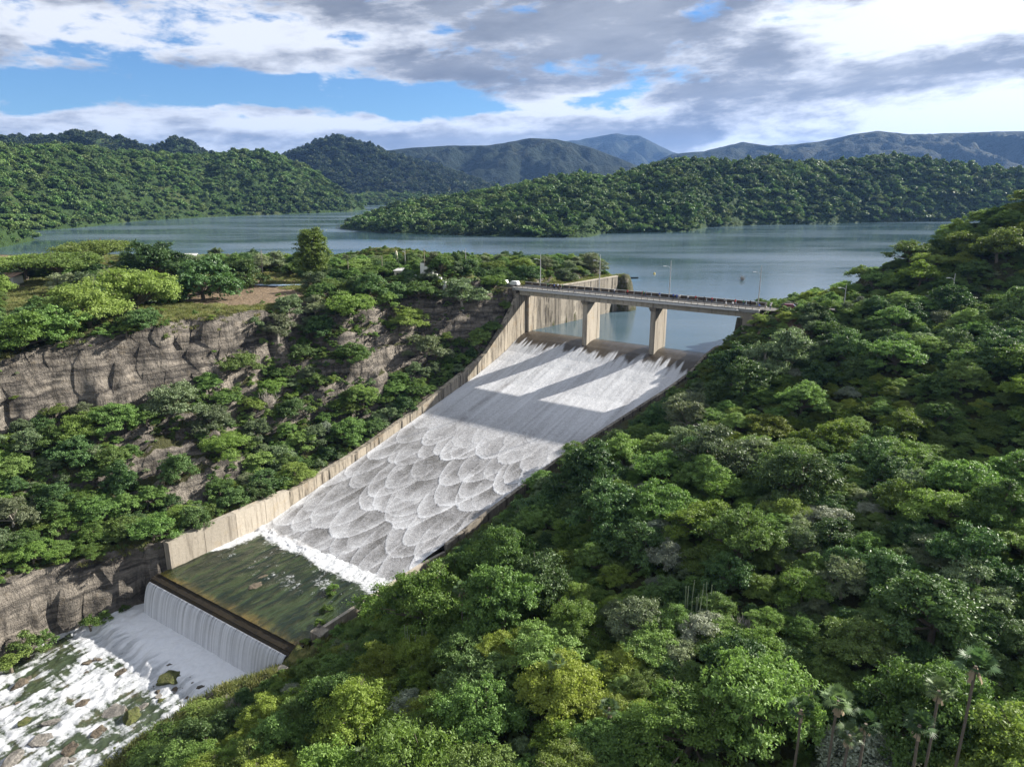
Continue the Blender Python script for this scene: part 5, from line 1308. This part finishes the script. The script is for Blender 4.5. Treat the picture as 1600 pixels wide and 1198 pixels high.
# ------------------------------------------------------------------ vehicles
def wheel(parent, x, y, r):
    m = MB(); m.tube([(x, y-.11, r), (x, y+.11, r)], r, 14); t = m.build('wheel', MATS['rubber'], parent)
    m = MB(); m.tube([(x, y-.125, r), (x, y+.125, r)], r*.58, 10); m.build('rim', MATS['steel_grey'], t)
def loft(secs):
    """secs: list of (x, half width bottom, half width top, z0, z1)"""
    m = MB(); V = []
    for x, a, b, z0, z1 in secs: V += [(x, -a, z0), (x, a, z0), (x, a*1.0, (z0+z1)*.55), (x, b, z1), (x, -b, z1), (x, -a, (z0+z1)*.55)]
    F = []; n = 6
    for i in range(len(secs)-1):
        for k in range(n): F.append((i*n+k, i*n+(k+1) % n, (i+1)*n+(k+1) % n, (i+1)*n+k))
    F += [tuple(reversed(range(n))), tuple((len(secs)-1)*n+k for k in range(n))]
    m.poly(V, F); return m
def car(x, y, z, rz, kind_, paint, label):
    c = empty('car' if kind_ != 'pickup' else 'pickup_truck', (x, y, z), rz, label, 'car' if kind_ != 'pickup' else 'pickup', 'parked vehicles')
    if kind_ == 'pickup':
        b = loft([(-2.6, .80, .78, .45, 1.02), (-2.5, .88, .86, .40, 1.08), (-.55, .90, .88, .40, 1.10), (1.0, .90, .86, .40, 1.12), (2.2, .88, .80, .42, 1.02), (2.6, .78, .70, .48, .88)]); b.build('body', MATS[paint], c, bevel=.03)
        m = loft([(-.6, .86, .72, 1.06, 1.10), (-.35, .86, .70, 1.08, 1.75), (.55, .86, .70, 1.08, 1.76), (1.25, .86, .76, 1.08, 1.12)]); cab = m.build('cabin', MATS[paint], c)
        m = MB(); m.box(-2.45, -.62, -.70, .70, 1.085, 1.12); m.build('cargo_bed', MATS['rubber'], c)
        for sg in (-1, 1):
            m = MB(); m.poly([(-.30, sg*.87, 1.20), (.58, sg*.87, 1.20), (.50, sg*.78, 1.62), (-.25, sg*.78, 1.62)], [(0, 1, 2, 3)]); m.build('side_window', MATS['glass_dark'], c)
        m = MB(); m.poly([(1.20, -.70, 1.20), (1.20, .70, 1.20), (.66, .62, 1.66), (.66, -.62, 1.66)], [(0, 1, 2, 3)]); m.build('windscreen', MATS['glass_dark'], c)
        ax = (-1.6, 1.65); fx = 2.58
    else:
        b = loft([(-2.25, .76, .74, .45, .95), (-2.1, .86, .84, .36, 1.02), (-.6, .90, .88, .34, 1.06), (.9, .90, .86, .34, 1.04), (1.9, .86, .76, .38, .92), (2.28, .74, .64, .46, .78)]); b.build('body', MATS[paint], c, bevel=.03)
        m = loft([(-2.12, .80, .66, 1.0, 1.04), (-1.75, .84, .68, 1.0, 1.62), (-.4, .85, .70, 1.0, 1.70), (.55, .85, .69, 1.0, 1.66), (1.35, .84, .74, 1.0, 1.04)]); m.build('cabin', MATS[paint], c)
        for sg in (-1, 1):
            for a, bq in ((-1.65, -.80), (-.72, .08), (.16, .92)):
                m = MB(); m.poly([(a, sg*.865, 1.13), (bq, sg*.865, 1.13), (min(bq, .6), sg*.765, 1.55), (a+.06, sg*.765, 1.55)], [(0, 1, 2, 3)]); m.build('side_window', MATS['glass_dark'], c)
        m = MB(); m.poly([(1.30, -.70, 1.10), (1.30, .70, 1.10), (.66, .62, 1.60), (.66, -.62, 1.60)], [(0, 1, 2, 3)]); m.build('windscreen', MATS['glass_dark'], c)
        m = MB(); m.poly([(-2.11, .66, 1.12), (-2.11, -.66, 1.12), (-1.84, -.60, 1.55), (-1.84, .60, 1.55)], [(0, 1, 2, 3)]); m.build('rear_window', MATS['glass_dark'], c)
        ax = (-1.4, 1.4); fx = 2.2
    for a in ax:
        for sg in (-1, 1): wheel(c, a, sg*.80, .34)
    for sg in (-1, 1):
        m = MB(); m.box(fx-.1, fx+.05, sg*.60-.16, sg*.60+.16, .66, .80); m.build('headlight', MATS['lamp_white'], c)
        m = MB(); m.box(-fx-.10, -fx+.05, sg*.62-.12, sg*.62+.12, .75, .95); m.build('tail_light', MATS['red_paint'], c)
    return c
q = P(2.2, -4.6); car(q[0], q[1], 16.06, BR_RZ+math.pi-.08, 'suv', 'paint_white', 'white car on the road at the left end of the bridge')
q = P(1.6, -9.8); car(q[0], q[1], 16.06, BR_RZ+math.pi-.1, 'suv', 'paint_silver', 'silver car behind the white car, half hidden by bushes')
q = P(5.2, -43.5); car(q[0], q[1], 16.06, -.12+math.pi, 'pickup', 'paint_white', 'white pickup parked beside the small cream building')
q = P(1.8, 89.0); car(q[0], q[1], float(road_z(89))+.18, BR_RZ+.15, 'suv', 'paint_maroon', 'maroon car at the right end of the bridge')
q = P(-1.2, 95.0); car(q[0], q[1], float(road_z(95))+.18, BR_RZ+.45, 'suv', 'paint_dark', 'dark car behind the maroon car on the right road')
x, y, z = hit(305, 408); car(x, y, z+.05, .4, 'pickup', 'paint_white', 'white pickup half hidden behind the trees by the lake')
# small boat, buoy and drowned twigs on the lake
def lake_things():
    b = empty('rowing_boat', (68.5, 400, 0), .1, 'small dark boat on the lake beside the rock head', 'boat')
    m = MB(); V = []
    for x, a in ((-2.2, .55), (-1.0, .75), (.6, .72), (1.8, .4), (2.5, .04)): V += [(x, -a*.5, -.15), (x, a*.5, -.15), (x, a, .5), (x, -a, .5)]
    F = [(i*4+k, i*4+(k+1) % 4, i*4+4+(k+1) % 4, i*4+4+k) for i in range(4) for k in (0, 1, 3)]+[(3, 2, 1, 0)]; m.poly(V, F); m.build('hull', MATS['paint_dark'], b)
    for x in (-1.0, .5): m = MB(); m.box(x-.14, x+.14, -.66, .66, .25, .31); m.build('bench', MATS['wood_pole'], b)
    y = empty('buoy', (83.5, 419, 0), 0, 'small yellow buoy floating on the lake', 'buoy'); m = MB(); m.tube([(0, 0, -.4), (0, 0, .15), (0, 0, .5), (0, 0, 1.1)], [.5, .75, .55, .08], 12); m.build('float', MATS['wall_yellow'], y); m = MB(); m.tube([(0, 0, 1.0), (0, 0, 1.7)], .06, 6); m.build('mast', MATS['steel_grey'], y)
    t = empty('bare_tree', (126, 390, -.6), 0, 'drowned twigs of a dead tree sticking out of the lake', 'tree'); o = bpy.data.objects.new('branches', BAREM[1]); COL.objects.link(o); o.parent = t
lake_things()

# ------------------------------------------------------------------ buildings on the plateau
def house(x, y, z, rz, w, d, h, wall, roof, label, rise=.5, over=.35, fence=False):
    b = empty('house', (x, y, z), rz, label, 'building')
    t = .2
    for (x0, x1, y0, y1) in ((-w/2, w/2, -d/2, -d/2+t), (-w/2, w/2, d/2-t, d/2), (-w/2, -w/2+t, -d/2+t+.003, d/2-t-.003), (w/2-t, w/2, -d/2+t+.003, d/2-t-.003)):
        m = MB(); m.box(x0, x1, y0, y1, -.8, h); m.build('wall', MATS[wall], b)
    m = MB(); m.hexa([(-w/2-over, -d/2-over, h), (w/2+over, -d/2-over, h), (w/2+over, d/2+over, h+rise), (-w/2-over, d/2+over, h+rise), (-w/2-over, -d/2-over, h+.16), (w/2+over, -d/2-over, h+.16), (w/2+over, d/2+over, h+rise+.16), (-w/2-over, d/2+over, h+rise+.16)]); m.build('roof', MATS[roof], b)
    for xx in (-w*.28, w*.28):
        m = MB(); m.box(xx-.5, xx+.5, -d/2-.03, -d/2+.02, h*.42, h*.78); f = m.build('window', MATS['glass_dark'], b); m = MB(); m.box(xx-.6, xx+.6, -d/2-.12, -d/2-.04, h*.36, h*.41); m.build('sill', MATS['concrete_pale'], f)
    m = MB(); m.box(-.42, .42, -d/2-.04, -d/2+.02, -.1, 2.0); m.build('door', MATS['wood_pole'], b)
    return b
def at(px, py, z=None):
    return hit(px, py)
x, y, z = at(632, 436); house(x, y, z, -.25, 6.0, 4.0, 3.0, 'wall_cream', 'roof_grey', 'small cream building with flat grey roof beside the pickup')
x, y, z = at(642, 443); g = empty('gate_wall', (x, y, z), -.3, 'yellow gate wall with pale pillar in front of the pickup', 'wall')
m = MB(); m.box(-2.6, 1.4, -.15, .15, -.6, 2.0); m.build('wall_section', MATS['wall_yellow'], g); m = MB(); m.box(1.45, 2.1, -.35, .35, -.6, 3.0); m.build('pillar', MATS['wall_white'], g)
x, y, z = at(692, 446); g = empty('stair_wall', (x, y, z), .9, 'stepped white retaining wall right of the pickup', 'wall')
for k in range(6): m = MB(); m.box(-.25, .25, -1.5+2.0*k, .44+2.0*k, -2, 1.2+1.05*k); m.build('step_section', MATS['wall_white'], g)
x, y, z = at(8, 446); house(x, y, z, .1, 9.0, 6.0, 3.0, 'wall_white', 'roof_rust', 'white walled house with rusty roof at the left edge', .8)
x, y, z = at(168, 430); house(x, y, z, .2, 5.0, 4.0, 2.6, 'wall_white', 'roof_grey', 'small white hut under the flat topped trees', .4)
x, y, z = at(300, 412); house(x-3, y+4, z, .2, 6.0, 4.5, 2.8, 'wall_white', 'roof_grey', 'white shed behind the dark trees by the lake', .5)
x, y, z = at(620, 414); g = empty('monument', (x, y, z), 0, 'tapering pale monument column behind the cream building', 'monument')
m = MB(); m.tube([(0, 0, -.5), (0, 0, 1.0), (0, 0, 5.0), (0, 0, 5.6)], [1.0, .8, .4, .1], 8); m.build('column', MATS['wall_cream'], g); m = MB(); m.box(-1.3, 1.3, -1.3, 1.3, -.6, .5); m.build('plinth', MATS['concrete_pale'], g)
# puddle on the bare ground, heaps of rubble beside it
x, y, z = at(432, 446)
V = []; n = 28
for k in range(n):
    a = 6.283*k/n; r = 1+.18*math.sin(3*a+.5)+.1*math.sin(7*a); xx, yy = x+7.5*r*math.cos(a), y+2.1*r*math.sin(a); V.append((xx, yy, z+.22))
m = MB(); m.poly(V, [tuple(range(n))]); tag(m.build('puddle', MATS['tarp_blue']), 'shallow pale blue puddle on the bare ground', 'puddle', kind='structure')

# ------------------------------------------------------------------ rocks
def rock_mesh(seed, flat=.6):
    import bmesh
    bm = bmesh.new(); bmesh.ops.create_icosphere(bm, subdivisions=4, radius=1.0); rr = random.Random(seed); g = np.random.default_rng(seed)
    pl = [(Vector(g.normal(size=3)).normalized(), .55+.35*rr.random()) for _ in range(14)]
    for v in bm.verts:
        v.co += v.co.normalized()*(float(fbm(v.co.x*1.3+seed, v.co.y*1.3+v.co.z*1.1, seed+5, 2))-.5)*.7
        for n_, d_ in pl:
            q = v.co.dot(n_)
            if q > d_: v.co -= n_*(q-d_)
        v.co += v.co.normalized()*(float(fbm(v.co.x*2.3+seed, v.co.y*2.3+v.co.z*1.7, seed, 3))-.5)*.28
        v.co.z *= flat
    me = bpy.data.meshes.new('rock'); bm.to_mesh(me); bm.free(); return me
ROCK = [rock_mesh(i, .5+.1*(i % 3)) for i in range(6)]
ROCKM = {}
def rock(px, py, wpx, mat, label, i, zoff=None, group='boulders in the rapids'):
    d = ray(px, py); t = (-36.0-H_CAM)/d[2]; x, y = d[0]*t, d[1]*t; s, w = SW(x, y); z = float(river_z(s, w)); dd = proj(x, y, z)[2]; R = wpx/FPX*dd*.31
    key = (i % 6, mat)
    if key not in ROCKM: me = ROCK[i % 6].copy(); me.materials.append(MATS[mat]); ROCKM[key] = me
    o = bpy.data.objects.new('boulder', ROCKM[key]); COL.objects.link(o); o.location = (x, y, z-R*.10); rr = random.Random(i*7)
    o.scale = (R*(1+.3*rr.random()), R*(.65+.3*rr.random()), R*(.62+.25*rr.random())); o.rotation_euler = (rr.uniform(-.2, .2), rr.uniform(-.2, .2), .95+rr.uniform(-.6, .6)); tag(o, label, 'boulder', group)
ROCKS = [(268, 1062, 70, 'boulder_moss', 'mossy boulder with grass right of the rapids'), (312, 1080, 30, 'boulder', 'round brown boulder at the foot of the right bank'), (190, 1046, 36, 'boulder', 'dark boulder in the white water below the weir'),
 (180, 1108, 80, 'boulder_pale', 'broad pale rock shelf in the middle of the rapids'), (222, 1100, 44, 'boulder_pale', 'pale split rock right of the broad rock shelf'), (205, 1118, 60, 'boulder_moss', 'mossy low rock below the pale shelf'), (130, 1092, 50, 'boulder', 'brown rock left of the pale shelf'), (60, 1150, 90, 'boulder_pale', 'large pale rock slab at the lower left'), (20, 1176, 70, 'boulder_pale', 'pale rock in the lower left corner'),
 (110, 1165, 56, 'boulder', 'dark flat rock beside the large pale slab'), (85, 1120, 46, 'boulder_pale', 'grey rock above the large pale slab'), (30, 1064, 48, 'boulder', 'brown rock in the current at the left edge'), (140, 1030, 40, 'boulder', 'half sunk rock in the upper rapids'), (250, 1092, 34, 'boulder_moss', 'small mossy rock near the right bank'),
 (90, 1185, 60, 'boulder_pale', 'pale rock at the bottom edge of the river'), (155, 1140, 50, 'boulder', 'brown wet rock below the pale shelf'), (40, 1120, 40, 'boulder_moss', 'green stained rock near the left edge'),]
for i, a in enumerate(ROCKS): rock(*a, i)
def rubble():
    g = np.random.default_rng(3); n = 1500; s = g.uniform(152, 225, n); w = g.uniform(-8, 37, n)
    k = (fbm(s*.12, w*.14, 71, 3)+.25*sst(w, 12, 30)+.12*sst(s, 160, 190)+.2*(g.random(n)-.5) > .66); s, w = s[k], w[k]
    p = L0+DV*s[:, None]+BV*w[:, None]; p[:, 2] = river_z(s, w)+.02; m = len(s); sc = .18+.75*g.random(m)**3
    pm = []
    for i, mt in enumerate(('boulder', 'boulder_pale', 'boulder', 'boulder_pale', 'boulder_moss', 'boulder')): q = ROCK[i].copy(); q.materials.append(MATS[mt]); pm.append(q)
    gn_scatter('river_stones', p, np.stack([sc*1.2, sc*.9, sc*.7], 1), np.stack([g.normal(size=m)*.25, g.normal(size=m)*.25, g.random(m)*6.283], 1), g.integers(0, 6, m), pm, 'loose stones and rubble strewn through the rapids', 'stones')
rubble()
def basin_rock(px, py, R, lab, i):
    d = ray(px, py); t = (ZB-H_CAM)/d[2]
    key = (i % 6, 'boulder'); 
    if key not in ROCKM: me = ROCK[i % 6].copy(); me.materials.append(MATS['boulder']); ROCKM[key] = me
    o = bpy.data.objects.new('boulder', ROCKM[key]); COL.objects.link(o); o.location = (d[0]*t, d[1]*t, ZB-.05); o.scale = (R, R*.55, R*.4); o.rotation_euler = (0, 0, .7); tag(o, lab, 'boulder', 'rocks in the stilling basin')
basin_rock(400, 915, 2.0, 'brown rock breaking the surface of the stilling basin', 3); basin_rock(412, 900, 1.2, 'smaller brown rock in the stilling basin', 4)
# water plants standing in the basin
for i, (px, py, sc, lab) in enumerate([(520, 925, .8, 'green water bush near the foam in the stilling basin'), (500, 975, .6, 'small reed clump by the basin wall end'), (510, 955, .7, 'green reeds beside the low basin wall'), (478, 1002, .5, 'sprig growing at the right corner of the weir')]):
    d = ray(px, py); t = (ZB-H_CAM)/d[2]; plant('shrub_light', d[0]*t, d[1]*t, ZB-.3, sc, lab, None)
for i, (px, py, sc, lab) in enumerate([(40, 1012, 1.6, 'dense green bush on the left river bank'), (15, 1035, 1.3, 'bush in the corner of the left river bank'), (70, 1000, 1.2, 'leafy bush at the foot of the river rock wall'), (140, 975, 1.2, 'light green bush under the river rock wall'), (165, 962, .9, 'small bush under the rock wall nearest the weir'), (195, 950, .7, 'tiny bush beside the waterfall foot')]):
    d = ray(px, py); t = (-34.5-H_CAM)/d[2]; plant('shrub_light' if i % 2 else 'shrub', d[0]*t, d[1]*t, -35.3, sc, lab, None)

# bushes on the bank under the right end of the bridge
for i, (s, w, sc, k, lab) in enumerate([(6.0, 73.0, .9, 'shrub', 'dark bush right under the end of the bridge deck'), (9.5, 70.5, .8, 'shrub_light', 'light bush hanging over the crest at the right bank'), (4.5, 76.5, 1.0, 'shrub', 'bush against the right bridge abutment'), (12.0, 72.5, 1.0, 'shrub_light', 'bright bush on the right bank just below the crest'), (14.0, 69.5, .8, 'shrub', 'low bush at the right edge of the white water'), (9.0, 76.0, 1.2, 'shrub_grey', 'grey bush below the right bridge abutment'), (17.0, 70.0, 1.0, 'shrub_light', 'leafy bush beside the upper right chute wall'), (15.0, 75.0, 1.2, 'shrub', 'green bush half way down the right abutment bank'), (21.0, 68.0, .9, 'shrub', 'small bush by the upper right chute wall')]):
    q = P(s, w); plant(k, q[0], q[1], float(TZ(q[0], q[1]))-.2, sc, lab, None)

for i, (s, w, r, k, st, lab) in enumerate([(10.0, 83.5, 3.2, 'feather', 1.15, 'bright feathery tree in front of the right end of the bridge'), (9.5, 89.5, 3.0, 'yellow', .9, 'yellow green tree below the cars at the right end of the bridge'), (13.5, 87.0, 3.0, 'broad', .8, 'mid green tree on the bank right of the bridge end'), (13.0, 79.0, 2.2, 'broad', .8, 'small tree on the bank under the last bridge span'), (8.5, 79.5, 2.4, 'feather', 1.2, 'small feathery tree rising to the right bridge girder')]):
    q = P(s, w); plant(k, q[0], q[1], float(TZ(q[0], q[1]))-.5, r/KIND[k][0][2], lab, None, st)

# ------------------------------------------------------------------ people on the bridge
def person_mesh(seed):
    """one skinned figure, standing, arms hanging or leaning forward"""
    rr = random.Random(seed); lean = .16*(seed % 2); a = .30*rr.random(); st = .10+.10*rr.random()
    Vv = [(0, 0, .95), (0, lean*.4, 1.18), (0, lean, 1.40), (0, lean*1.1, 1.50), (0, lean*1.2, 1.60), (0, lean*1.2, 1.74)]
    E = [(0, 1), (1, 2), (2, 3), (3, 4), (4, 5)]; Rr = [.155, .145, .165, .06, .095, .085]
    for sg in (-1, 1):
        b = len(Vv); Vv += [(sg*.19, lean, 1.40), (sg*.25, lean+a*.5, 1.13), (sg*.23, lean+.1+a, .90), (sg*.22, lean+.13+a, .80)]; E += [(2, b), (b, b+1), (b+1, b+2), (b+2, b+3)]; Rr += [.075, .055, .042, .040]
        b = len(Vv); Vv += [(sg*.095, 0, .86), (sg*.11, sg*st*.4, .48), (sg*.11, sg*st*.2-.02, .08), (sg*.12, sg*st*.2+.14, .035)]; E += [(0, b), (b, b+1), (b+1, b+2), (b+2, b+3)]; Rr += [.10, .07, .05, .04]
    me = bpy.data.meshes.new('figure'); me.from_pydata(Vv, E, []); o = bpy.data.objects.new('figure_tmp', me); COL.objects.link(o)
    o.modifiers.new('sk', 'SKIN'); sub = o.modifiers.new('sub', 'SUBSURF'); sub.levels = 1; sub.render_levels = 1
    for i, r in enumerate(Rr): me.skin_vertices[0].data[i].radius = (r, r)
    me.skin_vertices[0].data[0].use_root = True
    dg = bpy.context.evaluated_depsgraph_get(); ev = o.evaluated_get(dg); out = bpy.data.meshes.new_from_object(ev)
    bpy.data.objects.remove(o)
    for nm in ('skin', 'shirt_white', 'trousers_blue', 'hair'): out.materials.append(MATS[nm])
    for p in out.polygons:
        c = p.center; z = c.z; p.use_smooth = True
        p.material_index = 3 if (z > 1.70 or (z > 1.58 and c.y < lean*1.2-.02)) else (0 if z > 1.49 else (1 if z > .93 and (abs(c.x) < .2 or z > 1.12) else (0 if abs(c.x) > .19 and z > .7 else 2)))
    return out
FIG = [person_mesh(i) for i in range(4)]
rp = random.Random(12)
SH = ['shirt_white', 'shirt_red', 'shirt_blue', 'shirt_black', 'shirt_pink', 'shirt_grey', 'shirt_yellow', 'shirt_green', 'shirt_white', 'shirt_grey', 'shirt_black']; TR = ['trousers_blue', 'trousers_dark', 'trousers_tan']
spots = [(2.6, 7.6), (3.0, 9.0), (2.5, 10.0), (3.6, 10.8), (2.6, 11.6), (2.5, 13.4), (8.3, 15.5), (8.4, 21.5), (2.6, 33.0), (2.5, 42.8), (2.7, 44.0), (3.1, 43.4), (2.5, 53.2), (2.6, 54.4), (2.8, 55.4), (2.5, 58.0), (2.6, 60.4), (3.3, 60.9), (2.5, 63.0), (2.6, 65.5), (8.2, 71.6), (7.6, 73.4), (2.6, 72.5), (3.3, 75.2), (2.6, 77.0), (6.9, 80.8), (6.6, 82.4), (5.9, 83.6), (2.7, 83.0), (2.5, 48.6), (2.6, 37.6), (3.0, 69.4)]
info = []
for i, (s, w) in enumerate(spots): info.append((s, w, SH[rp.randrange(len(SH))] if w not in (42.8, 54.4, 58.0) else {42.8: 'shirt_red', 54.4: 'shirt_blue', 58.0: 'shirt_white'}[w], TR[rp.randrange(3)]))
ORD = ['first', 'second', 'third', 'fourth', 'fifth', 'sixth', 'seventh', 'eighth', 'ninth', 'tenth', 'eleventh', 'twelfth']
byc = {}
for t in sorted(info, key=lambda q: q[1]): byc.setdefault(t[2], []).append(t)
for cs, lst in byc.items():
    for k, (s, w, sh, tr) in enumerate(lst):
        q = P(s+BS, w); z = ZD+.005 if w < 81.5 else float(road_z(w))+.15
        if s < 2.08: z += .22
        part_ = 'left end' if w < 14 else ('right end' if w > 68 else 'middle')
        lab = f"person in {sh[6:]} shirt at the {part_} of the bridge" + ('' if len(lst) == 1 else f", {ORD[k]} from left")
        o = bpy.data.objects.new('person', FIG[rp.randrange(4)]); COL.objects.link(o); o.location = (q[0], q[1], z); f = .95+.1*rp.random(); o.scale = (f, f, f)
        o.rotation_euler = (0, 0, BR_RZ+(math.pi if s > 7 else 0)+rp.uniform(-.6, .6)); tag(o, lab, 'person', 'people standing on the bridge')
        for sl, nm in ((1, sh), (2, tr)): o.material_slots[sl].link = 'OBJECT'; o.material_slots[sl].material = MATS[nm]
